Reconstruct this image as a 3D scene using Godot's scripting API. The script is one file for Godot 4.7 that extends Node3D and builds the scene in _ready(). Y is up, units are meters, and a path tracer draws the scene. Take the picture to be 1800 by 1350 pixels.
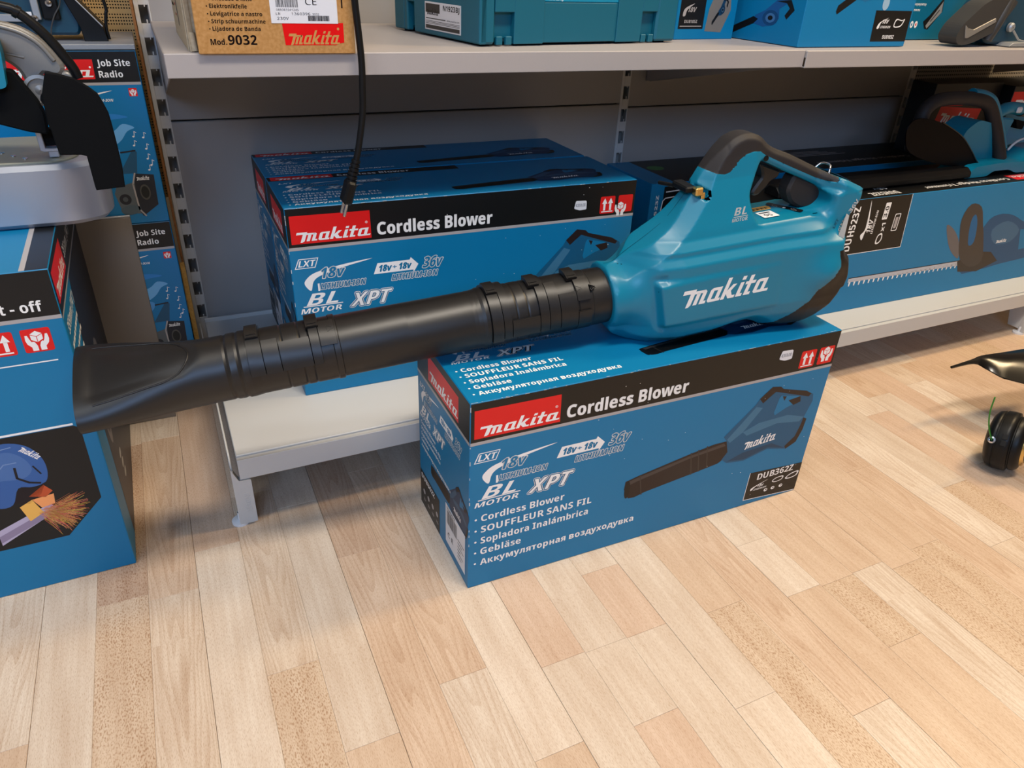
extends Node3D
# A power tool shop: a cordless leaf blower resting on its carton in front of white metal shelving.

var M := {}
var fonts := {}
var caps := {}
var taken := {}
var glyphs := {}

func _ready() -> void:
	make_view()
	make_lights()
	make_materials()
	make_room()
	make_floor()
	make_shelving()
	make_cartons()
	make_blower()
	make_upper_goods()
	make_left_goods()
	make_right_goods()
	make_cord()

# ------------------------------------------------------------------ camera, light
func make_view() -> void:
	var cam := Camera3D.new()
	cam.name = "camera"
	add_child(cam)
	cam.transform = Transform3D(Basis(Vector3(0.9056, 0.0413, 0.4222), Vector3(0.1818, 0.8615, -0.4741), Vector3(-0.3833, 0.5061, 0.7727)).orthonormalized(), Vector3(0, 0.8, 0))
	cam.fov = 56.0
	cam.near = 0.02
	cam.current = true
	var we := WorldEnvironment.new()
	we.name = "environment"
	var e := Environment.new()
	e.background_mode = Environment.BG_SKY
	var sky := Sky.new()
	var ps := ProceduralSkyMaterial.new()
	ps.sky_top_color = Color(0.62, 0.74, 0.92)
	ps.sky_horizon_color = Color(0.80, 0.87, 0.96)
	ps.ground_bottom_color = Color(0.5, 0.5, 0.5)
	ps.ground_horizon_color = Color(0.7, 0.72, 0.75)
	ps.sky_energy_multiplier = 1.0
	sky.sky_material = ps
	e.sky = sky
	e.ambient_light_source = Environment.AMBIENT_SOURCE_SKY
	e.tonemap_mode = Environment.TONE_MAPPER_LINEAR
	e.tonemap_exposure = 0.94
	e.sdfgi_enabled = true
	e.ssao_enabled = true
	e.ssil_enabled = true
	we.environment = e
	add_child(we)

func make_lights() -> void:
	# daylight arriving through the shop window behind the viewer: as large as the panes
	var day := AreaLight3D.new()
	day.name = "window_daylight"
	add_child(day)
	day.area_size = Vector2(1.9, 0.75)
	day.area_normalize_energy = true
	day.light_color = Color(0.62, 0.78, 1.0)
	day.light_energy = 7.5
	day.shadow_enabled = true
	day.area_range = 12.0
	day.look_at_from_position(Vector3(-1.2, 2.15, 2.66), Vector3(-1.2, 2.15, 0.0))

func ceiling_lamp(at: Vector3, size: Vector2, col: Color, energy: float, label: String) -> void:
	# a lay-in panel: frame, glowing diffuser and the light of the same size just below it
	var t := thing("ceiling_lamp", label, "lamp", at)
	t.set_meta("group", "ceiling panels")
	var st := begin()
	bevel_box(st, Vector3(0, 0.03, 0), Vector3(size.x + 0.05, 0.06, size.y + 0.05), 0.004)
	obj("housing", st, M.paint, t)
	st = begin()
	bevel_box(st, Vector3(0, -0.003, 0), Vector3(size.x, 0.006, size.y), 0.001)
	obj("diffuser", st, glow(col, 2.0), t)
	var l := AreaLight3D.new()
	l.name = "panel_light"
	t.add_child(l)
	l.area_size = size
	l.area_normalize_energy = true
	l.light_color = col
	l.light_energy = energy
	l.shadow_enabled = true
	l.area_range = 12.0
	l.position = Vector3(0, -0.012, 0)
	l.rotation_degrees = Vector3(-90, 0, 0)

# ------------------------------------------------------------------ materials
func mat(col: Color, rough: float, metal := 0.0, spec := 0.5) -> StandardMaterial3D:
	var m := StandardMaterial3D.new()
	m.albedo_color = col
	m.roughness = rough
	m.metallic = metal
	m.metallic_specular = spec
	return m

func glow(col: Color, energy: float) -> StandardMaterial3D:
	var m := mat(Color(0.9, 0.9, 0.9), 0.6)
	m.emission_enabled = true
	m.emission = col
	m.emission_energy_multiplier = energy
	return m

func grain(m: StandardMaterial3D, freq: float, strength: float, scale: float, seed_: int) -> StandardMaterial3D:
	# fine orange-peel relief of paint or moulded plastic
	var n := FastNoiseLite.new()
	n.seed = seed_
	n.frequency = freq
	var t := NoiseTexture2D.new()
	t.width = 256
	t.height = 256
	t.seamless = true
	t.as_normal_map = true
	t.bump_strength = strength
	t.noise = n
	m.normal_enabled = true
	m.normal_texture = t
	m.normal_scale = 0.5
	m.uv1_triplanar = true
	m.uv1_world_triplanar = false
	m.uv1_scale = Vector3.ONE * scale
	return m

func make_materials() -> void:
	var ink := StandardMaterial3D.new()
	ink.vertex_color_use_as_albedo = true
	ink.roughness = 0.42
	ink.metallic_specular = 0.45
	M.ink = ink
	var matte := ink.duplicate()
	matte.roughness = 0.85
	matte.metallic_specular = 0.2
	M.ink_matte = matte
	M.paint = mat(Color(0.78, 0.775, 0.76), 0.5)
	M.shelf = grain(mat(Color(0.76, 0.755, 0.74), 0.42), 0.08, 0.8, 36.0, 3)
	M.shelf_shaded = grain(mat(Color(0.655, 0.625, 0.61), 0.45), 0.08, 0.8, 36.0, 3)  # shelf paint darkened for the dimmer light on the upper lips
	M.back = grain(mat(Color(0.60, 0.58, 0.56), 0.55), 0.08, 0.8, 36.0, 4)
	M.groove = mat(Color(0.5, 0.5, 0.48), 0.6)
	M.galv = mat(Color(0.62, 0.63, 0.64), 0.42, 0.55)
	M.dark_gap = mat(Color(0.05, 0.05, 0.05), 0.8)
	M.teal = grain(mat(Color(0.0, 0.45, 0.56), 0.36), 0.12, 0.5, 45.0, 5)
	M.teal_plain = mat(Color(0.0, 0.47, 0.58), 0.4)
	M.teal_dark = mat(Color(0.02, 0.22, 0.30), 0.45)
	M.case_teal = grain(mat(Color(0.0, 0.36, 0.44), 0.5), 0.12, 0.8, 40.0, 6)
	M.case_band = mat(Color(0.0, 0.52, 0.66), 0.45)
	M.rubber = grain(mat(Color(0.15, 0.135, 0.135), 0.6, 0.0, 0.4), 0.12, 0.8, 50.0, 7)
	M.black_plastic = grain(mat(Color(0.09, 0.082, 0.078), 0.40, 0.0, 0.5), 0.12, 0.5, 50.0, 8)
	M.cover = mat(Color(0.10, 0.085, 0.075), 0.42, 0.0, 0.4)
	M.black_satin = mat(Color(0.055, 0.055, 0.057), 0.4, 0.0, 0.35)
	M.black_matte = mat(Color(0.075, 0.077, 0.08), 0.7, 0.0, 0.15)
	M.black_gloss = mat(Color(0.04, 0.042, 0.045), 0.2)
	M.grey_plastic = mat(Color(0.2, 0.195, 0.19), 0.5)
	M.cast = grain(mat(Color(0.56, 0.545, 0.52), 0.45, 0.45), 0.12, 0.9, 40.0, 9)
	M.cast_bright = grain(mat(Color(0.66, 0.68, 0.72), 0.38, 0.5), 0.12, 0.5, 40.0, 10)
	M.plate = mat(Color(0.56, 0.56, 0.50), 0.45, 0.3)
	M.chrome = mat(Color(0.85, 0.85, 0.87), 0.12, 1.0)
	M.brass = mat(Color(0.85, 0.72, 0.45), 0.25, 1.0)
	M.kraft = paper(Color(0.73, 0.53, 0.30), 21)
	M.kraft_lit = paper(Color(0.74, 0.66, 0.54), 22)  # kraft with the window light on its left side put into the colour
	M.white_label = mat(Color(0.86, 0.86, 0.87), 0.5)
	M.green_line = mat(Color(0.05, 0.5, 0.12), 0.4)
	M.batten = paper(Color(0.80, 0.60, 0.30), 23)
	M.wall = mat(Color(0.62, 0.60, 0.57), 0.85)
	M.ceil = mat(Color(0.70, 0.69, 0.67), 0.9)
	M.cane = perforated(Color(0.88, 0.71, 0.47), Color(0.13, 0.09, 0.05), true)
	M.perf_grey = perforated(Color(0.52, 0.5, 0.47), Color(0.06, 0.055, 0.05), false)
	var g := mat(Color(0.9, 0.95, 1.0, 0.08), 0.03)
	g.transparency = BaseMaterial3D.TRANSPARENCY_ALPHA
	M.glass = g
	var sh := mat(Color(0.012, 0.014, 0.03, 0.97), 0.4, 0.0, 0.2)
	sh.transparency = BaseMaterial3D.TRANSPARENCY_ALPHA
	M.smoked = sh

func paper(col: Color, seed_: int) -> StandardMaterial3D:
	# speckled board: fibres lighter and darker than the pulp
	var m := mat(Color.WHITE, 0.85, 0.0, 0.2)
	var n := FastNoiseLite.new()
	n.seed = seed_
	n.frequency = 0.09
	n.fractal_octaves = 4
	var t := NoiseTexture2D.new()
	t.width = 256
	t.height = 256
	t.seamless = true
	t.noise = n
	var r := Gradient.new()
	r.set_color(0, col.darkened(0.10))
	r.set_color(1, col.lightened(0.09))
	t.color_ramp = r
	m.albedo_texture = t
	m.uv1_triplanar = true
	m.uv1_scale = Vector3.ONE * 7.0
	return m

func perforated(col: Color, hole: Color, cane: bool) -> StandardMaterial3D:
	# punched sheet too far away for single holes
	var s := 120
	var img := Image.create(s, s, false, Image.FORMAT_RGB8)
	img.fill(col)
	var cols := 6
	for i in cols:
		for j in 5:
			if cane and j == 4:
				continue
			var c := Vector2((i + 0.5) * s / cols, (j + 0.5) * s / 5.0)
			var rr := s * 0.05
			for y in range(int(c.y - rr) - 1, int(c.y + rr) + 2):
				for x in range(int(c.x - rr) - 1, int(c.x + rr) + 2):
					if Vector2(x, y).distance_to(c) < rr:
						img.set_pixel(posmod(x, s), posmod(y, s), hole)
	img.generate_mipmaps()
	var m := mat(Color.WHITE, 0.7, 0.0, 0.3)
	m.albedo_texture = ImageTexture.create_from_image(img)
	return m

# ------------------------------------------------------------------ nodes
func numbered(called: String) -> String:
	var k: int = taken.get(called, 0)
	taken[called] = k + 1
	return called if k == 0 else "%s_%03d" % [called, k]

func thing(called: String, label: String, category: String, at := Vector3.ZERO, turn := 0.0, group := "") -> Node3D:
	var o := Node3D.new()
	o.name = numbered(called)
	add_child(o)
	o.position = at
	o.rotation_degrees.y = turn
	o.set_meta("label", label)
	o.set_meta("category", category)
	if group:
		o.set_meta("group", group)
	return o

func structure(called: String) -> Node3D:
	var o := Node3D.new()
	o.name = called
	add_child(o)
	o.set_meta("kind", "structure")
	return o

func begin() -> SurfaceTool:
	var st := SurfaceTool.new()
	st.begin(Mesh.PRIMITIVE_TRIANGLES)
	return st

func obj(called: String, st: SurfaceTool, m: Material, parent: Node3D, at := Vector3.ZERO) -> MeshInstance3D:
	st.index()
	st.generate_normals()
	return inst(called, st.commit(), m, parent, at)

func inst(called: String, mesh: Mesh, m: Material, parent: Node3D, at := Vector3.ZERO) -> MeshInstance3D:
	var o := MeshInstance3D.new()
	o.name = called
	o.mesh = mesh
	o.material_override = m
	o.cast_shadow = GeometryInstance3D.SHADOW_CASTING_SETTING_ON
	parent.add_child(o, true)
	o.position = at
	return o

# ------------------------------------------------------------------ shapes (front faces run clockwise)
func tri(st: SurfaceTool, a: Vector3, b: Vector3, c: Vector3, group := -1) -> void:
	st.set_smooth_group(group)
	st.add_vertex(a)
	st.add_vertex(b)
	st.add_vertex(c)

func facet(st: SurfaceTool, pts: Array, away: Vector3, group := -1) -> void:
	# a flat convex polygon that faces away from the point AWAY
	var n := Vector3.ZERO
	for i in range(1, pts.size() - 1):
		n += (pts[i] - pts[0]).cross(pts[i + 1] - pts[0])
	var mid := Vector3.ZERO
	for q in pts:
		mid += q
	mid /= pts.size()
	var flip: bool = n.dot(mid - away) > 0.0
	for i in range(1, pts.size() - 1):
		if flip:
			tri(st, pts[0], pts[i + 1], pts[i], group)
		else:
			tri(st, pts[0], pts[i], pts[i + 1], group)

func bevel_box(st: SurfaceTool, c: Vector3, size: Vector3, b := 0.002, x := Transform3D.IDENTITY) -> void:
	var h := size / 2.0
	b = minf(b, minf(h.x, minf(h.y, h.z)) * 0.98)
	var away := x * c
	var f := func(s: Vector3, axis: int) -> Vector3:
		var q := s * (h - Vector3.ONE * b)
		q[axis] = s[axis] * h[axis]
		return x * (c + q)
	for axis in 3:
		var u := (axis + 1) % 3
		var v := (axis + 2) % 3
		for s in [-1, 1]:
			var pts := []
			for k in [[-1, -1], [1, -1], [1, 1], [-1, 1]]:
				var d := Vector3.ZERO
				d[axis] = s
				d[u] = k[0]
				d[v] = k[1]
				pts.append(f.call(d, axis))
			facet(st, pts, away)
		for s in [[-1, -1], [1, -1], [1, 1], [-1, 1]]:
			var d0 := Vector3.ZERO
			d0[u] = s[0]
			d0[v] = s[1]
			var d1 := d0
			d0[axis] = -1
			d1[axis] = 1
			facet(st, [f.call(d0, u), f.call(d1, u), f.call(d1, v), f.call(d0, v)], away)
	for sx in [-1, 1]:
		for sy in [-1, 1]:
			for sz in [-1, 1]:
				var d := Vector3(sx, sy, sz)
				facet(st, [f.call(d, 0), f.call(d, 1), f.call(d, 2)], away)

func extrude(st: SurfaceTool, poly: PackedVector2Array, z0: float, z1: float, x := Transform3D.IDENTITY, b := 0.0, smooth := false) -> void:
	# poly in the xy plane of x, from z0 to z1, edges cut by b
	if not Geometry2D.is_polygon_clockwise(poly):
		poly = poly.duplicate()
		poly.reverse()
	var n := poly.size()
	var inner := poly
	if b > 0.0:
		inner = inset(poly, b)
	var idx := Geometry2D.triangulate_polygon(inner)
	if idx.is_empty():  # the cut edge folds over itself: leave it sharp
		inner = poly
		b = 0.0
		idx = Geometry2D.triangulate_polygon(inner)
	for i in range(0, idx.size(), 3):
		var p := [inner[idx[i]], inner[idx[i + 1]], inner[idx[i + 2]]]
		var cw: bool = (p[1] - p[0]).cross(p[2] - p[0]) < 0.0
		var q0: Vector2 = p[0]
		var q1: Vector2 = p[1] if cw else p[2]
		var q2: Vector2 = p[2] if cw else p[1]
		tri(st, x * Vector3(q0.x, q0.y, z1), x * Vector3(q1.x, q1.y, z1), x * Vector3(q2.x, q2.y, z1))
		tri(st, x * Vector3(q0.x, q0.y, z0), x * Vector3(q2.x, q2.y, z0), x * Vector3(q1.x, q1.y, z0))
	var rows := [[inner, z0], [poly, z0 + b], [poly, z1 - b], [inner, z1]] if b > 0.0 else [[poly, z0], [poly, z1]]
	for r in rows.size() - 1:
		var lo: PackedVector2Array = rows[r][0]
		var hi: PackedVector2Array = rows[r + 1][0]
		for i in n:
			var j := (i + 1) % n
			var a := x * Vector3(lo[i].x, lo[i].y, rows[r][1])
			var c := x * Vector3(lo[j].x, lo[j].y, rows[r][1])
			var d := x * Vector3(hi[j].x, hi[j].y, rows[r + 1][1])
			var e := x * Vector3(hi[i].x, hi[i].y, rows[r + 1][1])
			var g := (r + 2) if smooth else -1
			tri(st, a, c, d, g)
			tri(st, a, d, e, g)

func inset(poly: PackedVector2Array, b: float) -> PackedVector2Array:
	var n := poly.size()
	var out := PackedVector2Array()
	for i in n:
		var p := poly[(i + n - 1) % n]
		var q := poly[i]
		var r := poly[(i + 1) % n]
		var n1 := (q - p).normalized()
		var n2 := (r - q).normalized()
		n1 = Vector2(n1.y, -n1.x)
		n2 = Vector2(n2.y, -n2.x)
		var m := n1 + n2
		var l := m.length()
		if l < 0.3:
			out.append(q + n1 * b)
		else:
			m /= l
			out.append(q + m * b / maxf(m.dot(n1), 0.5))
	return out

func rounded(pts: Array, r: float, seg := 4) -> PackedVector2Array:
	# a polygon with its corners rounded
	var out := PackedVector2Array()
	var n := pts.size()
	for i in n:
		var p: Vector2 = pts[(i + n - 1) % n]
		var q: Vector2 = pts[i]
		var s: Vector2 = pts[(i + 1) % n]
		var d := minf(r, minf(p.distance_to(q), s.distance_to(q)) * 0.45)
		var a := q + (p - q).normalized() * d
		var c := q + (s - q).normalized() * d
		for k in seg + 1:
			var t := float(k) / seg
			out.append(a.lerp(q, t).lerp(q.lerp(c, t), t))
	return out

func v2(flat: Array, k := 1.0) -> Array:
	var out := []
	for i in range(0, flat.size(), 2):
		out.append(Vector2(flat[i], flat[i + 1]) * k)
	return out

func pv(flat: Array, k := 1.0) -> PackedVector2Array:
	return PackedVector2Array(v2(flat, k))

func lathe(st: SurfaceTool, prof: Array, seg: int, x := Transform3D.IDENTITY, creased := true, a0 := 0.0, a1 := TAU) -> void:
	# prof: [radius, height] pairs from bottom to top, turned about y
	for r in prof.size() - 1:
		for k in seg:
			var t0 := a0 + (a1 - a0) * k / seg
			var t1 := a0 + (a1 - a0) * (k + 1) / seg
			if k == seg - 1 and is_equal_approx(a1 - a0, TAU):
				t1 = a0
			var p := func(q, t: float) -> Vector3: return x * Vector3(q[0] * cos(t), q[1], q[0] * sin(t))
			var a: Vector3 = p.call(prof[r], t0)
			var b: Vector3 = p.call(prof[r], t1)
			var c: Vector3 = p.call(prof[r + 1], t1)
			var d: Vector3 = p.call(prof[r + 1], t0)
			var g := r + 1 if creased else 1
			if prof[r][0] > 1e-6:
				tri(st, a, b, c, g)
			if prof[r + 1][0] > 1e-6:
				tri(st, a, c, d, g)

func tube(st: SurfaceTool, pts: Array, radii, seg := 10, capped := true, flat := 1.0, up := Vector3.UP) -> void:
	# a round bar along a path; flat squeezes it across the second axis
	var rings := []
	var n := pts.size()
	var prev := up
	for i in n:
		var d: Vector3 = (pts[mini(i + 1, n - 1)] - pts[maxi(i - 1, 0)]).normalized()
		var s := d.cross(prev)
		if s.length() < 0.05:
			s = d.cross(Vector3(1, 0.3, 0.2))
		s = s.normalized()
		var w := s.cross(d).normalized()
		prev = w
		var r: float = radii if radii is float else radii[i]
		var ring := []
		for k in seg:
			var t := TAU * k / seg
			ring.append(pts[i] + s * cos(t) * r + w * sin(t) * r * flat)
		rings.append(ring)
	for i in n - 1:
		for k in seg:
			var j := (k + 1) % seg
			tri(st, rings[i][k], rings[i + 1][j], rings[i][j], 1)
			tri(st, rings[i][k], rings[i + 1][k], rings[i + 1][j], 1)
	if capped:
		facet(st, rings[0], pts[1])
		facet(st, rings[n - 1], pts[n - 2])

func curve(pts: Array, per := 6) -> Array:
	# Catmull-Rom through the points
	var out := []
	var n := pts.size()
	for i in n - 1:
		var a: Vector3 = pts[maxi(i - 1, 0)]
		var b: Vector3 = pts[i]
		var c: Vector3 = pts[i + 1]
		var d: Vector3 = pts[mini(i + 2, n - 1)]
		for k in per:
			out.append(b.cubic_interpolate(c, a, d, float(k) / per))
	out.append(pts[n - 1])
	return out

func curve2(pts: Array, per := 5, closed := false) -> PackedVector2Array:
	var out := PackedVector2Array()
	var n := pts.size()
	var last := n if closed else n - 1
	for i in last:
		var a: Vector2 = pts[(i - 1 + n) % n] if closed else pts[maxi(i - 1, 0)]
		var b: Vector2 = pts[i]
		var c: Vector2 = pts[(i + 1) % n]
		var d: Vector2 = pts[(i + 2) % n] if closed else pts[mini(i + 2, n - 1)]
		for k in per:
			out.append(b.cubic_interpolate(c, a, d, float(k) / per))
	if not closed:
		out.append(pts[n - 1])
	return out

# ------------------------------------------------------------------ print: flat inked shapes on a face, in millimetres
class Ink:
	var host
	var o: Vector3
	var u: Vector3
	var w: Vector3
	var n: Vector3
	var t := Transform2D.IDENTITY
	var pos := PackedVector3Array()
	var nor := PackedVector3Array()
	var col := PackedColorArray()

	func _init(h, origin: Vector3, across: Vector3, up: Vector3) -> void:
		host = h
		o = origin
		u = across.normalized()
		w = up.normalized()
		n = u.cross(w)

	func put(a: Vector2, b: Vector2, c: Vector2, colour: Color, layer: int) -> void:
		a = t * a
		b = t * b
		c = t * c
		if (b - a).cross(c - a) > 0.0:
			var s := b
			b = c
			c = s
		var lift := n * (0.12 + 0.05 * layer)
		for q in [a, b, c]:
			pos.append(o + (u * q.x + w * q.y + lift) * 0.001)
			nor.append(n)
			col.append(colour.srgb_to_linear())

	func poly(p: PackedVector2Array, colour: Color, layer := 1) -> void:
		var idx := Geometry2D.triangulate_polygon(p)
		for i in range(0, idx.size(), 3):
			put(p[idx[i]], p[idx[i + 1]], p[idx[i + 2]], colour, layer)

	func flat(a: Array, colour: Color, layer := 1) -> void:
		poly(host.pv(a), colour, layer)

	func rect(x: float, y: float, wd: float, ht: float, colour: Color, layer := 1) -> void:
		put(Vector2(x, y), Vector2(x + wd, y), Vector2(x + wd, y + ht), colour, layer)
		put(Vector2(x, y), Vector2(x + wd, y + ht), Vector2(x, y + ht), colour, layer)

	func round_rect(x: float, y: float, wd: float, ht: float, r: float, colour: Color, layer := 1) -> void:
		poly(host.rounded(host.v2([x, y, x + wd, y, x + wd, y + ht, x, y + ht]), r), colour, layer)

	func disc(x: float, y: float, rx: float, ry: float, colour: Color, layer := 1, seg := 20) -> void:
		for k in seg:
			var a := TAU * k / seg
			var b := TAU * (k + 1) / seg
			put(Vector2(x, y), Vector2(x + rx * cos(a), y + ry * sin(a)), Vector2(x + rx * cos(b), y + ry * sin(b)), colour, layer)

	func line(p: PackedVector2Array, width: float, colour: Color, layer := 1) -> void:
		for i in p.size() - 1:
			var d := (p[i + 1] - p[i]).normalized() * width / 2.0
			var s := Vector2(-d.y, d.x)
			put(p[i] + s - d * 0.4, p[i + 1] + s + d * 0.4, p[i + 1] - s + d * 0.4, colour, layer)
			put(p[i] + s - d * 0.4, p[i + 1] - s + d * 0.4, p[i] - s - d * 0.4, colour, layer)

	func lines(a: Array, width: float, colour: Color, layer := 1) -> void:
		line(host.pv(a), width, colour, layer)

	# text: baseline at (x, y), capitals ht tall; wide: total width in mm (0: natural); lean: shear; turn: degrees
	func text(s: String, x: float, y: float, ht: float, wide: float, colour: Color, layer := 2, font := "bold", lean := 0.0, turn := 0.0, rim := 0.0, rim_colour := Color.WHITE) -> void:
		var g: PackedVector2Array = host.glyph(s, font)
		var right := 0.0
		for q in g:
			right = maxf(right, q.x)
		var sx := ht
		if wide > 0.0:
			sx = wide / right
		var m := Transform2D(deg_to_rad(turn), Vector2(x, y)) * Transform2D(Vector2(sx, 0), Vector2(lean * ht, ht), Vector2.ZERO)
		if rim > 0.0:
			for k in 8:
				var d := Vector2.from_angle(TAU * k / 8.0) * rim
				for i in range(0, g.size(), 3):
					put(m * g[i] + d, m * g[i + 1] + d, m * g[i + 2] + d, rim_colour, layer - 1)
		for i in range(0, g.size(), 3):
			put(m * g[i], m * g[i + 1], m * g[i + 2], colour, layer)

	# the slanted word mark, x-height ht, lower left of the first stem at (x, y), total width wide
	func word_mark(x: float, y: float, ht: float, wide: float, colour: Color, layer := 2, turn := 0.0) -> void:
		var k := ht / 9.0
		var kx := wide / 57.0
		var m := Transform2D(deg_to_rad(turn), Vector2(x, y)) * Transform2D(Vector2(kx, 0), Vector2(0.38 * k, k), Vector2.ZERO)
		var shapes := [
			[-1.6, 8.0, 3.4, 8.0, 3.4, -1.0, 5.0, -1.0, 6.2, 0.4, 6.2, 10.6, -1.6, 10.6],
			[6.2, 7.3, 12.4, 7.3, 12.4, 9.2, 6.2, 9.2], [7.6, 0, 10.0, 0, 10.0, 7.6, 7.6, 7.6],
			[11.4, 0, 15.4, 0, 15.4, 1.8, 13.8, 1.8, 13.8, 8.0, 12.6, 9.2, 11.4, 9.2],
			[16.2, 1.2, 17.4, 0, 18.6, 0, 18.6, 9.2, 17.4, 9.2, 16.2, 8.0], [18.6, 7.3, 21.0, 7.3, 21.0, 9.2, 18.6, 9.2], [18.6, 0, 21.0, 0, 21.0, 1.8, 18.6, 1.8],
			[21.0, 0, 24.6, 0, 24.6, 1.8, 23.4, 1.8, 23.4, 9.2, 21.0, 9.2],
			[25.2, 0, 27.6, 0, 27.6, 14.0, 25.2, 14.0], [27.6, 3.4, 30.2, 0, 34.2, 0, 34.2, 1.8, 32.2, 1.8, 30.2, 5.0, 32.6, 9.2, 30.0, 9.2, 27.6, 5.4],
			[35.0, 0, 39.0, 0, 39.0, 1.8, 37.4, 1.8, 37.4, 9.2, 35.0, 9.2], [35.0, 10.8, 37.4, 10.8, 37.4, 13.2, 35.0, 13.2],
			[40.2, 0, 44.4, 0, 44.4, 1.8, 42.6, 1.8, 42.6, 7.3, 45.2, 7.3, 45.2, 9.2, 42.6, 9.2, 42.6, 13.0, 40.2, 13.0, 40.2, 9.2, 38.6, 9.2, 38.6, 7.3, 40.2, 7.3],
			[46.2, 1.2, 47.4, 0, 48.6, 0, 48.6, 9.2, 47.4, 9.2, 46.2, 8.0], [48.6, 7.3, 51.0, 7.3, 51.0, 9.2, 48.6, 9.2], [48.6, 0, 51.0, 0, 51.0, 1.8, 48.6, 1.8],
			[51.0, 0, 56.4, 0, 56.4, 1.8, 53.4, 1.8, 53.4, 9.2, 51.0, 9.2]]
		for s in shapes:
			var p := PackedVector2Array()
			for q in host.v2(s):
				p.append(m * q)
			poly(p, colour, layer)

	func mesh() -> ArrayMesh:
		var a := []
		a.resize(Mesh.ARRAY_MAX)
		a[Mesh.ARRAY_VERTEX] = pos
		a[Mesh.ARRAY_NORMAL] = nor
		a[Mesh.ARRAY_COLOR] = col
		var r := ArrayMesh.new()
		r.add_surface_from_arrays(Mesh.PRIMITIVE_TRIANGLES, a)
		return r

func glyph(s: String, font: String) -> PackedVector2Array:
	# triangles of a line of text: left edge at 0, baseline at 0, capitals 1 tall
	var key := font + s
	if glyphs.has(key):
		return glyphs[key]
	if not caps.has(font):
		var f := SystemFont.new()
		f.font_names = PackedStringArray([{"bold": "Droid Sans", "plain": "Droid Sans", "mono": "Droid Sans Mono"}[font]])
		f.font_weight = 700 if font == "bold" else 400
		fonts[font] = f
		var b := raw_text("H", font)
		var lo := INF
		var hi := -INF
		for q in b:
			lo = minf(lo, q.y)
			hi = maxf(hi, q.y)
		caps[font] = [lo, hi - lo]
	var g := raw_text(s, font)
	var left := INF
	for q in g:
		left = minf(left, q.x)
	var out := PackedVector2Array()
	for q in g:
		out.append(Vector2(q.x - left, q.y - caps[font][0]) / caps[font][1])
	glyphs[key] = out
	return out

func raw_text(s: String, font: String) -> PackedVector2Array:
	var m := TextMesh.new()
	m.text = s
	m.font = fonts[font]
	m.font_size = 40
	m.pixel_size = 0.01
	m.depth = 0.0
	m.curve_step = 2.0
	m.horizontal_alignment = HORIZONTAL_ALIGNMENT_LEFT
	var a := m.get_mesh_arrays()
	var p: PackedVector3Array = a[Mesh.ARRAY_VERTEX]
	var idx: PackedInt32Array = a[Mesh.ARRAY_INDEX]
	var out := PackedVector2Array()
	if idx.is_empty():
		for q in p:
			out.append(Vector2(q.x, q.y))
	else:
		for i in idx:
			out.append(Vector2(p[i].x, p[i].y))
	return out

const BLUE := Color(0.0, 0.445, 0.625)
const INKK := Color(0.075, 0.065, 0.062)
const RED := Color(0.86, 0.10, 0.11)
const PAPER := Color(0.93, 0.92, 0.905)
const SILVER := Color(0.66, 0.64, 0.63)

func print_part(ink: Ink, called: String, parent: Node3D, m: Material = null) -> MeshInstance3D:
	return inst(called, ink.mesh(), M.ink if m == null else m, parent)

func icon_up(k: Ink, x: float, y: float, s: float) -> void:
	k.round_rect(x, y, s, s, s * 0.1, RED, 2)
	for c in [0.3, 0.7]:
		k.rect(x + s * (c - 0.07), y + s * 0.18, s * 0.14, s * 0.42, PAPER, 3)
		k.put(Vector2(x + s * (c - 0.17), y + s * 0.58), Vector2(x + s * (c + 0.17), y + s * 0.58), Vector2(x + s * c, y + s * 0.9), PAPER, 3)
	k.rect(x + s * 0.12, y + s * 0.08, s * 0.76, s * 0.06, PAPER, 3)

func icon_hands(k: Ink, x: float, y: float, s: float) -> void:
	k.round_rect(x, y, s, s, s * 0.1, RED, 2)
	k.t = Transform2D(0, Vector2(x, y)) * Transform2D(Vector2(s, 0), Vector2(0, s), Vector2.ZERO)
	for m in [0, 1]:
		var p := v2([0.26, 0.06, 0.46, 0.06, 0.46, 0.26, 0.40, 0.42, 0.34, 0.46, 0.30, 0.44, 0.26, 0.52, 0.20, 0.74, 0.12, 0.74, 0.10, 0.52, 0.14, 0.36, 0.26, 0.22])
		var q := PackedVector2Array()
		for a in p:
			q.append(Vector2(1.0 - a.x, a.y) if m else a)
		k.poly(q, PAPER, 3)
	k.flat([0.5, 0.42, 0.70, 0.54, 0.70, 0.78, 0.5, 0.90, 0.30, 0.78, 0.30, 0.54], PAPER, 3)
	k.lines([0.30, 0.76, 0.5, 0.66, 0.70, 0.76], 0.025, RED, 4)
	k.lines([0.5, 0.66, 0.5, 0.44], 0.025, RED, 4)
	k.t = Transform2D.IDENTITY

func badge_18v(k: Ink, c: Color, bg: Color) -> void:
	# 18 V battery badge with its swoosh; coordinates of the large carton front
	k.poly(curve2(v2([28, 189, 19, 200, 22, 209, 38, 219, 80, 227, 130, 232, 84, 223, 46, 213, 33, 204]), 4, true), c, 1)
	k.text("18v", 43, 208, 17, 38, bg, 3, "bold", 0.28, 0, 1.5, c)
	k.rect(39, 187, 3, 13, c, 1)
	k.text("LITHIUM-ION", 43, 189.5, 9.5, 72, bg, 3, "bold", 0.25, 0, 1.15, c)

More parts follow.
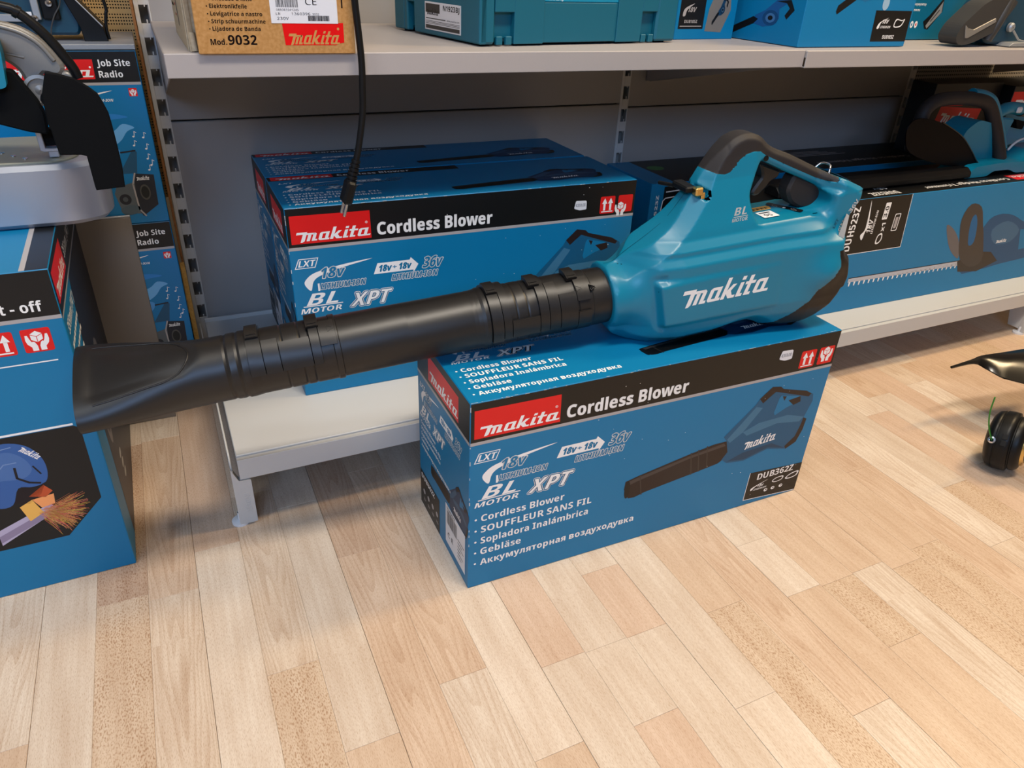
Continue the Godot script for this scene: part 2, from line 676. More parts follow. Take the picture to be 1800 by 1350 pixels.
func badge_36v(k: Ink, c: Color, bg: Color) -> void:
	k.flat([131, 204, 138, 222, 193, 222, 195, 226, 208, 213, 199, 199, 199, 204], c, 1)
	k.text("18v", 139, 207.5, 10.5, 21, bg, 3, "bold", 0.25, 0, 0.5, bg)
	k.text("+", 163.5, 209, 8, 7, bg, 3)
	k.text("18v", 173, 207.5, 10.5, 21, bg, 3, "bold", 0.25, 0, 0.5, bg)
	k.text("36v", 215, 205, 18.5, 33, bg, 3, "bold", 0.28, 0, 1.5, c)
	k.text("LITHIUM-ION", 161, 189.5, 10.0, 79, bg, 3, "bold", 0.25, 0, 1.2, c)

func badge_bl_xpt(k: Ink, c: Color, bg: Color) -> void:
	k.text("BL", 18, 164, 20, 50, c, 3, "bold", 0.55)
	k.rect(13, 161.8, 64, 1.6, c, 2)
	k.text("MOTOR", 8, 151, 8.5, 66, c, 3, "bold", 0.30)
	k.text("XPT", 89, 153, 23, 63, c, 4, "bold", 0.40, 0, 1.4, bg)
	k.text("XPT", 89, 153, 23, 63, c, 3, "bold", 0.40, 0, 2.4, c)

func blower_print(k: Ink, body: Color, dark: Color, mark: Color) -> void:
	# the tool as printed on the carton, in the coordinates of the carton front
	var hi := body.lightened(0.16)
	var lo := body.darkened(0.25)
	k.flat([440, 155, 448, 132, 438, 117, 431, 113, 389, 107, 372, 105, 294, 95, 276, 90, 264, 91, 254, 111, 255, 126, 276, 131, 370, 148, 415, 155], dark, 1)
	k.flat([258, 124, 276, 128, 370, 144, 436, 152, 440, 146, 370, 139, 276, 121, 258, 116], dark.lightened(0.14), 2)
	for x in [280.0, 372.0, 386.0, 402.0]:
		k.lines([x, 131 + (x - 276) * 0.19, x + 8, 91 + (x - 276) * 0.15], 2.0, dark.lightened(0.10), 3)
	k.disc(260, 109, 5, 17, dark.darkened(0.4), 3)
	k.flat([440, 155, 432, 165, 484, 215, 489, 224, 510, 242, 528, 239, 535, 233, 587, 219, 605, 209, 608, 195, 598, 164, 603, 159, 602, 138, 594, 115, 574, 106, 534, 116, 486, 104, 450, 109, 438, 119, 447, 132], body, 2)
	k.flat([440, 158, 486, 210, 500, 205, 470, 165, 447, 150], hi, 3)
	k.flat([470, 165, 500, 176, 560, 178, 598, 166, 590, 158, 540, 166, 480, 156], hi, 3)
	k.flat([450, 112, 486, 107, 534, 119, 574, 108, 540, 126, 480, 122], lo, 3)
	k.flat([489, 224, 510, 242, 528, 239, 535, 233, 587, 219, 600, 211, 596, 206, 535, 226, 520, 231, 508, 222, 498, 214], dark, 3)
	k.flat([531, 216, 534, 221, 577, 211, 578, 202, 551, 194, 530, 184, 527, 190], BLUE, 4)
	k.flat([552, 208, 577, 211, 580, 200, 566, 196], dark, 5)
	k.flat([537, 219, 546, 217, 543, 209], dark, 5)
	k.flat([598, 164, 606, 160, 604, 138, 596, 115, 576, 105, 572, 112, 590, 128, 596, 150], dark, 3)
	k.word_mark(479, 128, 11.5, 66, mark, 5, 4)

func blower_carton(label: String, at: Vector3, turn: float, size: Vector3, faces: Array, group: String) -> Node3D:
	# origin: floor corner at the front left; size in metres
	var t := thing("blower_carton", label, "carton", at, turn, group)
	var st := begin()
	bevel_box(st, Vector3(size.x / 2, size.y / 2, -size.z / 2), size, 0.0012)
	obj("carton_board", st, mat(BLUE, 0.42, 0.0, 0.45), t)
	var sx := size.x / 0.628
	var sy := size.y / 0.323
	var page := Transform2D(Vector2(sx, 0), Vector2(0, sy), Vector2.ZERO)
	var rng := RandomNumberGenerator.new()
	rng.seed = hash(label)
	if "front" in faces:
		var k := Ink.new(self, Vector3(0, 0, 0), Vector3.RIGHT, Vector3.UP)
		k.t = page
		k.rect(1, 262, 626, 60, INKK, 0)
		k.rect(0.6, 257, 627, 5, SILVER, 0)
		k.flat([6, 267, 131, 266, 130, 310, 6, 311], RED, 1)
		k.word_mark(13, 270.5, 12.2, 117, PAPER, 2)
		k.disc(124, 292, 2.0, 2.0, PAPER, 2)
		k.disc(124, 292, 1.5, 1.5, RED, 3)
		k.text("R", 123.2, 291, 2.0, 1.6, PAPER, 4)
		k.text("Cordless Blower", 141, 269.5, 20, 200, PAPER, 2, "bold", 0, 0, 0.5, PAPER)
		k.flat([6, 227, 13, 243, 44, 243, 38, 227], PAPER, 1)
		k.flat([8, 228.2, 14, 241.8, 42.4, 241.8, 37, 228.2], BLUE, 2)
		k.text("LXT", 11.5, 230, 10, 25, PAPER, 3, "bold", 0.3)
		badge_18v(k, PAPER, BLUE)
		badge_36v(k, PAPER, BLUE)
		badge_bl_xpt(k, PAPER, BLUE)
		var words := ["Cordless Blower", "SOUFFLEUR SANS FIL", "Sopladora Inalámbrica", "Gebläse", "Аккумуляторная воздуходувка"]
		var wide := [131.0, 179.0, 175.0, 64.0, 262.0]
		for i in 5:
			var y := 124.0 - 20.8 * i
			k.disc(10.5, y + 5, 1.8, 1.8, PAPER, 2, 10)
			k.text(words[i], 18.5, y, 12.0, wide[i], PAPER, 2)
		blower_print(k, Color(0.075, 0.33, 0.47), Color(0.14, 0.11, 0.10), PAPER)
		k.flat([510, 71, 509, 12, 627.5, 2.5, 627.5, 63, 595, 65], INKK, 2)
		k.lines([510, 71, 509, 12, 627, 2.5], 1.2, PAPER, 3)
		k.text("DUB362Z", 529, 51, 13, 80, PAPER, 3)
		k.poly(curve2(v2([520, 30, 524, 36, 556, 46, 530, 36, 524, 30]), 4, true), PAPER, 3)
		k.text("18v", 533, 34, 6, 14, PAPER, 4, "bold", 0.3)
		k.text("LITHIUM-ION", 527, 28, 3.6, 28, PAPER, 4, "bold", 0.3)
		k.poly(curve2(v2([566, 38, 574, 44, 590, 44, 588, 36, 574, 34]), 4, true), PAPER, 3)
		k.poly(curve2(v2([568, 38, 575, 42.5, 588, 42.5, 586, 37, 575, 35.5]), 4, true), INKK, 4)
		k.poly(curve2(v2([596, 36, 606, 44, 624, 46, 622, 36, 606, 33]), 4, true), PAPER, 3)
		k.poly(curve2(v2([599, 37, 607, 42, 621, 44, 619, 37, 607, 35]), 4, true), INKK, 4)
		for x in [556.0, 572.0, 590.0]:
			k.disc(x, 22, 4.2, 3.6, PAPER, 3, 10)
			k.disc(x + 1, 22.5, 1.7, 1.5, INKK, 4, 8)
		icon_up(k, 554, 266, 31)
		k.t = page
		icon_hands(k, 592, 266, 31)
		k.t = page
		for i in 26:
			var q := Vector2(rng.randf_range(150, 620), rng.randf_range(8, 318))
			k.disc(q.x, q.y, rng.randf_range(0.3, 0.8), rng.randf_range(0.3, 0.9), PAPER, 5, 6)
		for i in 14:  # board showing where the edges are rubbed
			var x := rng.randf_range(0, 620)
			k.rect(x, 322.1, rng.randf_range(1, 7), 0.6, PAPER.darkened(0.15), 5)
		for i in 10:
			k.rect(0.1, rng.randf_range(4, 316), rng.randf_range(0.6, 1.3), rng.randf_range(2, 9), PAPER.darkened(0.15), 5)
		print_part(k, "front_print", t)
		var s := begin()
		extrude(s, rounded(v2([508, 289, 511, 303, 533, 302, 534, 286, 520, 285], 0.001), 0.0025), 0.0003, 0.0006)
		var tag_ := obj("price_sticker", s, M.white_label, t)
		tag_.set_meta("label", "small white price sticker")
		var kk := Ink.new(self, Vector3(0, 0, 0.0006), Vector3.RIGHT, Vector3.UP)
		kk.text("€359,00", 511, 292, 5.5, 20, Color(0.35, 0.35, 0.38), 2, "plain")
		print_part(kk, "price", tag_)
	if "top" in faces:
		var k := Ink.new(self, Vector3(0, size.y, 0), Vector3.RIGHT, Vector3(0, 0, -1))
		k.t = Transform2D(Vector2(sx, 0), Vector2(0, size.z / 0.215), Vector2.ZERO)
		var page_t := k.t
		var words := ["Cordless Blower", "SOUFFLEUR SANS FIL", "Sopladora Inalámbrica", "Gebläse", "Аккумуляторная воздуходувка"]
		var wide := [105.0, 146.0, 143.0, 53.0, 213.0]
		for i in 5:
			var y := 78.0 - 15.6 * i
			k.disc(12.5, y + 4, 1.6, 1.6, PAPER, 2, 10)
			k.text(words[i], 19, y, 9.4, wide[i], PAPER, 2)
		k.t = page_t * Transform2D(Vector2(0.86, 0), Vector2(0, 0.68), Vector2(6, -1))
		badge_bl_xpt(k, PAPER, BLUE)
		badge_18v(k, PAPER, BLUE)
		badge_36v(k, PAPER, BLUE)
		k.t = page_t
		k.text("LXT", 14, 157, 8, 22, PAPER, 3, "bold", 0.3)
		k.rect(1, 184, 340, 30, INKK, 0)
		k.rect(6, 186, 104, 26, RED, 1)
		k.word_mark(14, 190, 9, 92, PAPER, 2)
		k.text("Cordless Blower", 118, 191, 13, 130, PAPER, 2)
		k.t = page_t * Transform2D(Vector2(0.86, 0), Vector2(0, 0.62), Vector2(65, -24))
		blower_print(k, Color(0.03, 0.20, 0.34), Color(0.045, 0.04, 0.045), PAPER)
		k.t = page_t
		for i in 16:
			k.rect(rng.randf_range(0, 620), 0.1, rng.randf_range(1, 7), 0.5, PAPER.darkened(0.1), 5)
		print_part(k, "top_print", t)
	if "left" in faces:
		var k := Ink.new(self, Vector3.ZERO, Vector3(0, 0, 1), Vector3.UP)
		k.t = Transform2D(Vector2(size.z / 0.210, 0), Vector2(0, sy), Vector2.ZERO)
		var page_l := k.t
		k.rect(-209, 262, 208, 60, INKK, 0)
		k.rect(-209.5, 257, 209, 5, SILVER, 0)
		k.flat([-160, 268, -40, 268, -40, 309, -160, 309], RED, 1)
		k.word_mark(-154, 273, 12, 112, PAPER, 2)
		k.text("LXT", -200, 236, 9, 22, PAPER, 3, "bold", 0.3)
		k.t = page_l * Transform2D(Vector2(0.72, 0), Vector2(0, 0.8), Vector2(-208, 60))
		badge_18v(k, PAPER, BLUE)
		badge_36v(k, PAPER, BLUE)
		badge_bl_xpt(k, PAPER, BLUE)
		k.t = page_l
		for i in 5:
			k.text(["Cordless Blower", "SOUFFLEUR SANS FIL", "Sopladora Inalámbrica", "Gebläse", "Аккумуляторная воздуходувка"][i], -198, 168.0 - 11 * i, 6.2, [66.0, 88.0, 86.0, 34.0, 128.0][i], PAPER, 2)
		k.t = page_l * Transform2D(Vector2(0.43, -0.06), Vector2(0.05, 0.52), Vector2(-270, 66))
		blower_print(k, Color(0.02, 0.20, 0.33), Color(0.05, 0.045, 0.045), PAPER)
		k.t = page_l
		k.rect(-208, 2, 90, 70, INKK, 4)
		k.text("DUB362Z", -202, 58, 9, 62, PAPER, 5)
		for i in 4:
			k.disc(-190 + 20 * i, 34, 5, 5, SILVER, 5, 8)
			k.text("18v", -194 + 20 * i, 16, 5, 10, SILVER, 5)
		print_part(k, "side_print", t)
		var s := begin()
		extrude(s, pv([-92, 18, -11, 18, -11, 92, -92, 92], 0.001), 0.0006, 0.0009, Transform3D(Basis(Vector3(0, 0, 1), Vector3.UP, Vector3(-1, 0, 0)), Vector3.ZERO))
		var lab := obj("shipping_label", s, M.white_label, t)
		lab.set_meta("label", "white barcode label")
		var b := Ink.new(self, Vector3(-0.0009, 0, 0), Vector3(0, 0, 1), Vector3.UP)
		var x := -86.0
		while x < -44:
			var wd := rng.randf_range(0.5, 1.8)
			b.rect(x, 58, wd, 26, INKK, 1)
			x += wd + rng.randf_range(0.6, 1.6)
		b.text("DUB362Z", -86, 86, 4, 34, INKK, 1)
		b.text("C E", -82, 34, 9, 22, INKK, 1)
		for i in 6:
			b.rect(-40, 62 - 6.5 * i, [26, 18, 24, 12, 22, 16][i], 1.5, INKK, 1)
		print_part(b, "label_print", lab)
	return t

# ------------------------------------------------------------------ room
func slab(called: String, parent: Node3D, a: Vector3, b: Vector3, m: Material) -> MeshInstance3D:
	var st := begin()
	bevel_box(st, (a + b) / 2.0, (b - a).abs(), 0.001)
	return obj(called, st, m, parent)

func make_room() -> void:
	var back := structure("wall_back")
	slab("plaster", back, Vector3(-2.6, 0, -2.05), Vector3(4.4, 2.8, -1.95), M.wall)
	var right := structure("wall_right")
	slab("plaster", right, Vector3(4.3, 0, -2.0), Vector3(4.4, 2.8, 2.8), M.wall)
	var left := structure("wall_left")
	slab("plaster", left, Vector3(-2.6, 0, -2.0), Vector3(-2.5, 2.8, 2.8), M.wall)
	var front := structure("wall_front")
	slab("plaster_below", front, Vector3(-2.6, 0, 2.7), Vector3(4.4, 1.72, 2.8), M.wall)
	slab("plaster_above", front, Vector3(-2.6, 2.6, 2.7), Vector3(4.4, 2.8, 2.8), M.wall)
	slab("plaster_beside", front, Vector3(-2.6, 1.72, 2.7), Vector3(-2.25, 2.6, 2.8), M.wall)
	slab("plaster_beside", front, Vector3(-0.2, 1.72, 2.7), Vector3(4.4, 2.6, 2.8), M.wall)
	var top := structure("ceiling")
	slab("plasterboard", top, Vector3(-2.6, 2.8, -2.05), Vector3(4.4, 2.9, 2.8), M.ceil)
	var win := structure("window_1")
	for f in [[-2.25, -0.2, 1.72, 1.77], [-2.25, -0.2, 2.55, 2.6], [-2.25, -2.2, 1.77, 2.55], [-0.25, -0.2, 1.77, 2.55], [-1.25, -1.2, 1.77, 2.55]]:
		slab("frame", win, Vector3(f[0], f[2], 2.7), Vector3(f[1], f[3], 2.78), M.paint)
	slab("pane", win, Vector3(-2.2, 1.77, 2.74), Vector3(-1.25, 2.55, 2.745), M.glass)
	slab("pane", win, Vector3(-1.2, 1.77, 2.74), Vector3(-0.25, 2.55, 2.745), M.glass)
	ceiling_lamp(Vector3(-1.9, 2.72, 0.3), Vector2(1.2, 0.3), Color(0.90, 0.95, 1.0), 2.6, "lit white ceiling panel above the cut-off saw")
	ceiling_lamp(Vector3(0.5, 2.72, -0.05), Vector2(1.2, 0.3), Color(1.0, 0.955, 0.89), 6.2, "lit white ceiling panel above the blower carton")
	ceiling_lamp(Vector3(2.6, 2.72, -0.65), Vector2(1.2, 0.3), Color(1.0, 0.88, 0.69), 6.2, "lit warm ceiling panel above the hedge trimmer")

# ------------------------------------------------------------------ floor: beech strips, three to a board
const STRIP := 0.0657
const STRIP_X0 := -0.2605

func wood_image(kind: int, seed_: int) -> Image:
	# one strip, 0.0657 m across (u) and 0.75 m along (v); kind 0 fine grain, 1 cathedral, 2 flecked
	var w := 160
	var h := 1024
	var img := Image.create(w, h, false, Image.FORMAT_RGB8)
	var a := FastNoiseLite.new()
	a.seed = seed_
	a.frequency = 1.0
	a.noise_type = FastNoiseLite.TYPE_SIMPLEX_SMOOTH
	var f := FastNoiseLite.new()
	f.seed = seed_ + 7
	f.frequency = 1.0
	f.noise_type = FastNoiseLite.TYPE_SIMPLEX
	f.fractal_type = FastNoiseLite.FRACTAL_NONE
	a.fractal_type = FastNoiseLite.FRACTAL_NONE
	for y in h:
		var v := y / float(h)
		for x in w:
			var u := x / float(w)
			# slow drift, streaks along the strip, fine pores
			var t := 0.5 + 0.07 * a.get_noise_2d(u * 2.0, v * 5.0) + 0.05 * a.get_noise_2d(u * 9.0 + 40.0, v * 3.0) + 0.03 * a.get_noise_2d(u * 30.0 + 40.0, v * 9.0)
			if kind == 1:
				var bow := (u - 0.5 + 0.07 * a.get_noise_2d(3.0, v * 3.0))
				var ring := v * 7.0 + bow * bow * 16.0 + 0.7 * a.get_noise_2d(u * 3.0, v * 4.0 + 9.0)
				var s := ring - floorf(ring)
				t += -0.13 * smoothstep(0.3, 0.95, s) * (1.0 - smoothstep(0.95, 1.0, s)) + 0.05
			var pore := f.get_noise_2d(u * 52.0, v * 95.0)
			if pore > 0.5:
				t -= 0.55 * (pore - 0.5)
			if kind == 2:
				var fl := f.get_noise_2d(u * 24.0 + 90.0, v * 120.0)
				var th := 0.40 - 0.22 * a.get_noise_2d(u * 2.5 + 7.0, v * 9.0)
				if fl > th:
					t -= 0.7 * (fl - th) + 0.04
			t += 0.035 * f.get_noise_2d(u * 120.0, v * 60.0)
			var c := clampf(t, 0.0, 1.0)
			img.set_pixel(x, y, Color(0.835 + 0.34 * (c - 0.5), 0.76 + 0.44 * (c - 0.5), 0.685 + 0.50 * (c - 0.5)))
	img.generate_mipmaps()
	return img

func make_floor() -> void:
	var root := structure("floor")
	slab("subfloor", root, Vector3(-2.6, -0.12, -2.05), Vector3(4.4, -0.0045, 2.8), mat(Color(0.80, 0.70, 0.59), 0.45))
	var texs := []
	for k in [[0, 11], [0, 31], [1, 51], [1, 71], [2, 91], [2, 111]]:
		texs.append(ImageTexture.create_from_image(wood_image(k[0], k[1])))
	# tones: 0 pale, 1 whitish, 2 tan, 3 pinkish, 4 tan cathedral, 5 flecked, 6 brown
	var tint := [Color(0.975, 0.97, 0.955), Color(1.0, 1.0, 0.99), Color(0.95, 0.905, 0.855), Color(0.955, 0.905, 0.865), Color(0.945, 0.895, 0.845), Color(0.955, 0.92, 0.87), Color(0.89, 0.83, 0.78), Color(0.965, 0.945, 0.915)]
	var tex_of := [[0, 1, 2], [0, 1, 3], [0, 1], [0, 1], [2, 3], [4, 5], [2, 4], [3, 2]]
	var mats := {}
	for t in tint.size():
		for x in tex_of[t]:
			var m := mat(tint[t], 0.38, 0.0, 0.45)
			m.albedo_texture = texs[x]
			mats[Vector2i(t, x)] = m
	# ends of strips that the photograph shows: column, z, tone of the strip beyond it, tone of the one this side
	var known := {-1: [[-0.681, 0, 2]], 0: [[-1.05, 0, 0]], 1: [[-0.872, 6, 5], [-0.40, 5, 2]], 2: [[-0.857, 4, 7]], 3: [[-0.935, 3, 1]], 4: [[-0.667, 7, 5]], 5: [[-0.526, 0, 2]], 6: [[-0.840, 6, 4]],
		7: [[-0.569, 4, 0]], 8: [[-0.428, 1, 2]], 9: [[-0.540, 3, 0]], 10: [[-0.538, 0, 0], [-0.420, 0, 3]], 11: [[-0.664, 0, 3], [-0.537, 3, 0]], 12: [[-0.389, 0, 1]], 13: [[-0.529, 2, 5]],
		14: [[-0.322, 4, 0]], 15: [[-0.622, 0, 1], [-0.507, 1, 2]], 16: [[-0.503, 2, 5], [-0.380, 5, 2]], 17: [[-0.505, 2, 0]], 19: [[-0.506, 2, 5]], 20: [[-0.70, 4, 4]], 21: [[-0.459, 1, 7]], 22: [[-0.598, 0, 5]]}
	var rng := RandomNumberGenerator.new()
	rng.seed = 5
	var built := 0
	var rest := {}
	for col in range(-5, 44):
		var cuts: Array = known.get(col, []).duplicate()
		var ends := []
		var tones := []
		if cuts.is_empty():
			var z := -1.95 + rng.randf_range(0.0, 0.35)
			while z < 0.2:
				ends.append(z)
				z += rng.randf_range(0.26, 0.52)
			for i in ends.size() + 1:
				tones.append([0, 7, 2, 1, 4, 5, 3, 0, 7, 4][rng.randi() % 10])
		else:
			var z: float = cuts[0][0] - rng.randf_range(0.34, 0.5)
			while z > -1.9:
				ends.push_front(z)
				tones.push_front([0, 7, 2, 3, 4, 0][rng.randi() % 6])
				z -= rng.randf_range(0.3, 0.5)
			tones.append(cuts[0][2 - 1])
			for c in cuts:
				ends.append(c[0])
				tones.append(c[2])
			z = ends[-1] + rng.randf_range(0.34, 0.5)
			while z < 0.2:
				ends.append(z)
				tones.append([0, 7, 2, 1, 3, 0][rng.randi() % 6])
				z += rng.randf_range(0.3, 0.5)
		ends.push_front(-1.95)
		ends.append(0.35)
		while tones.size() < ends.size() - 1:
			tones.append(0)
		var x0 := STRIP_X0 + STRIP * col
		var edge := 0.00025 if posmod(col, 3) == 0 else 0.00008
		var edge2 := 0.00025 if posmod(col, 3) == 2 else 0.00008
		for i in ends.size() - 1:
			var z0: float = ends[i]
			var z1: float = ends[i + 1]
			if z1 - z0 < 0.02:
				continue
			var t: int = tones[i]
			var choices: Array = tex_of[t]
			var tx: int = choices[rng.randi() % choices.size()]
			var v0 := rng.randf()
			var flip := rng.randf() < 0.5
			var st := begin()
			strip_board(st, x0 + edge, x0 + STRIP - edge2, z0 + 0.00012, z1 - 0.00012, v0, flip)
			st.generate_normals()
			inst("beech_strip", st.commit(), mats[Vector2i(t, tx)], root)
			built += 1

func strip_board(st: SurfaceTool, x0: float, x1: float, z0: float, z1: float, v0: float, flip: bool) -> void:
	var b := 0.0003
	var put := func(p: Vector3) -> void:
		var u := (p.x - x0) / (x1 - x0)
		st.set_uv(Vector2(1.0 - u if flip else u, v0 + (p.z - z0) / 0.75))
		st.add_vertex(p)
	var rows := [[0.0, 0.0], [b, b]]
	var lo := [Vector3(x0, -b, z0), Vector3(x1, -b, z0), Vector3(x1, -b, z1), Vector3(x0, -b, z1)]
	var hi := [Vector3(x0 + b, 0, z0 + b), Vector3(x1 - b, 0, z0 + b), Vector3(x1 - b, 0, z1 - b), Vector3(x0 + b, 0, z1 - b)]
	var dn := [Vector3(x0, -0.004, z0), Vector3(x1, -0.004, z0), Vector3(x1, -0.004, z1), Vector3(x0, -0.004, z1)]
	st.set_smooth_group(-1)
	for k in [0, 1, 2, 0, 2, 3]:
		put.call(hi[k])
	for i in 4:
		var j := (i + 1) % 4
		for p in [hi[j], hi[i], lo[i], hi[j], lo[i], lo[j], lo[j], lo[i], dn[i], lo[j], dn[i], dn[j]]:
			put.call(p)

# ------------------------------------------------------------------ white metal shop shelving
const ZB := -0.9694   # front of the base shelves
const ZU := -1.0402   # front of the upper shelves
const ZP := -1.504    # face of the back panels
const YB := 0.126     # top of the base shelves
const YU := 0.6846    # top of the upper shelves

func upright(x: float, label: String) -> void:
	var t := thing("shelf_upright", label, "upright", Vector3(x, 0, ZP), 0.0, "slotted shelf uprights")
	# the face plate is punched: rails left, between and right of two slot rows, with bridges between the slots
	var w := 0.024
	var st := begin()
	var y0 := 0.02
	var y1 := 2.0
	for r in [[-0.012, -0.0052], [0.0098, 0.012]]:
		bevel_box(st, Vector3((r[0] + r[1]) / 2, (y0 + y1) / 2, 0), Vector3(r[1] - r[0], y1 - y0, 0.002), 0.0004)
	var y := 0.131
	var last := y0
	while y < 1.0:
		# bridge from last to the slot's bottom
		bevel_box(st, Vector3(0.0023, (last + y) / 2, 0), Vector3(0.015, y - last, 0.002), 0.0004)
		bevel_box(st, Vector3(0.0043, y + 0.003, 0), Vector3(0.0022, 0.006, 0.002), 0.0003)
		bevel_box(st, Vector3(0.0043, y + 0.0265, 0), Vector3(0.0018, 0.003, 0.002), 0.0003)
		last = y + 0.028
		y += 0.05
	bevel_box(st, Vector3(0.0023, (last + y1) / 2, 0), Vector3(0.015, y1 - last, 0.002), 0.0004)
	obj("slotted_face", st, M.shelf, t)
	st = begin()
	for s in [-1, 1]:
		bevel_box(st, Vector3(s * (w / 2 - 0.001), (y0 + y1) / 2, -0.031), Vector3(0.002, y1 - y0, 0.06), 0.0004)
	obj("channel_side", st, M.shelf, t)
	st = begin()
	bevel_box(st, Vector3(0, (y0 + y1) / 2, -0.060), Vector3(w - 0.004, y1 - y0, 0.002), 0.0004)
	obj("added_back_plate", st, M.back, t)  # plate added behind the slots, so that they look into the dark

func back_panel(x0: float, x1: float, y0: float, y1: float, label: String) -> void:
	var t := thing("back_panel", label, "panel", Vector3((x0 + x1) / 2, y0, ZP), 0.0, "grey shelf back panels")
	var w := x1 - x0
	var st := begin()
	bevel_box(st, Vector3(0, (y1 - y0) / 2, -0.006), Vector3(w, y1 - y0, 0.012), 0.0015)
	obj("sheet", st, M.back, t)
	st = begin()
	bevel_box(st, Vector3(0, y1 - y0, -0.0135), Vector3(w, 0.04, 0.002), 0.0005)
	obj("seam_shade_strip", st, M.dark_gap, t)  # added near-black strip behind the seam, painted as the shadow in the gap

func tray(called: String, x0: float, x1: float, zf: float, top: float, lip: float, label: String, group: String) -> Node3D:
	var t := thing(called, label, "shelf", Vector3(x0, top - lip, zf), 0.0, group)
	var w := x1 - x0
	var base := called == "base_shelf"
	var d := zf - (ZP + (0.014 if base else 0.0015))
	var st := begin()
	var g := 0.0
	if base:
		g = 0.012
		# shallow price rail groove behind the front lip
		bevel_box(st, Vector3(w / 2, lip - 0.0045, -0.0075), Vector3(w, 0.003, 0.011), 0.0003)
	bevel_box(st, Vector3(w / 2, lip - 0.006, -0.002 - g - (d - 0.002 - g) / 2), Vector3(w, 0.012, d - 0.002 - g), 0.0012)
	var paint: Material = M.shelf if base else M.shelf_shaded  # upper shelves take the copy with shade put into its colour
	obj("deck", st, paint, t)
	st = begin()
	bevel_box(st, Vector3(w / 2, lip / 2, -0.001), Vector3(w, lip, 0.0022), 0.0008)
	bevel_box(st, Vector3(w / 2, 0.001, -0.009), Vector3(w, 0.002, 0.018), 0.0005)
	obj("front_lip", st, paint, t)
	if base:
		st = begin()
		bevel_box(st, Vector3(w / 2, lip + 0.004, -d + 0.004), Vector3(w, 0.009, 0.004), 0.001)
		obj("rear_lip", st, M.shelf, t)
	else:
		for x in [0.004, w - 0.004]:
			st = begin()
			extrude(st, pv([0, lip - 0.012, d - 0.03, lip - 0.012, d - 0.06, lip - 0.035, 0.0, lip - 0.115], 1.0), -0.001, 0.001, Transform3D(Basis(Vector3(0, 0, 1), Vector3.UP, Vector3(-1, 0, 0)), Vector3(x, 0, -d)), 0.0003)
			obj("bracket", st, paint, t)
	return t

func make_shelving() -> void:
	upright(0.0168, "slotted white upright post beside the stacked radio cartons")
	upright(1.0022, "slotted upright post behind the blower handle")
	upright(1.9542, "slotted upright post beside the perforated grey panel")
	var xs := [0.0254, 0.9935, 1.0115, 1.9455]
	back_panel(xs[0], xs[1], 0.10, 0.5195, "grey back panel behind the shelved blower cartons")
	back_panel(xs[0], xs[1], 0.5225, 0.93, "grey back panel behind the brown sander carton")
	back_panel(xs[2], xs[3], 0.10, 0.5110, "grey back panel behind the hedge trimmer cartons")
	back_panel(xs[2], xs[3], 0.5140, 0.93, "grey back panel behind the teal chainsaw carton")
	var first := tray("base_shelf", 0.0205, 0.985, ZB, YB, 0.0365, "low white base shelf holding the two shelved blower cartons", "white base shelves")
	var second := tray("base_shelf", 1.0005, 2.3, ZB, YB, 0.0365, "low white base shelf holding the hedge trimmer cartons", "white base shelves")
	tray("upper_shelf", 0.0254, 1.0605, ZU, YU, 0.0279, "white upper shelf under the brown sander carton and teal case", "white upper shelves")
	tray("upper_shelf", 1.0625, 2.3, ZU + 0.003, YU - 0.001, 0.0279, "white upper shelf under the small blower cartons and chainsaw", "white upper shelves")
	shelf_foot(first, 0.0)
	shelf_foot(second, 0.0)
	shelf_foot(second, 0.99)
	# punched panel of the next bay
	var t := thing("perforated_panel", "dark perforated metal panel behind the hedge trimmer", "panel", Vector3(1.965, 0.13, ZP - 0.004))
	uv_panel(t, "punched_sheet", Vector3(0, 0, 0), 0.6, 0.8, 0.05, M.perf_grey)

func uv_panel(t: Node3D, called: String, at: Vector3, w: float, h: float, tile: float, m: Material) -> void:
	var st := begin()
	var p := [Vector3(0, 0, 0), Vector3(0, h, 0), Vector3(w, h, 0), Vector3(w, 0, 0)]
	st.set_smooth_group(-1)
	for f in [[0, 1, 2, 0.0], [0, 2, 3, 0.0], [0, 2, 1, -0.004], [0, 3, 2, -0.004]]:
		for i in 3:
			var q: Vector3 = p[f[i]]
			st.set_uv(Vector2(q.x, -q.y) / tile)
			st.add_vertex(q + Vector3(0, 0, f[3]))
	for i in 4:
		var j := (i + 1) % 4
		var back := Vector3(0, 0, -0.004)
		for q in [p[i], p[j] + back, p[j], p[i], p[i] + back, p[j] + back]:
			st.set_uv(Vector2(0.02, 0.02))
			st.add_vertex(q)
	st.generate_normals()
	inst(called, st.commit(), m, t, at)

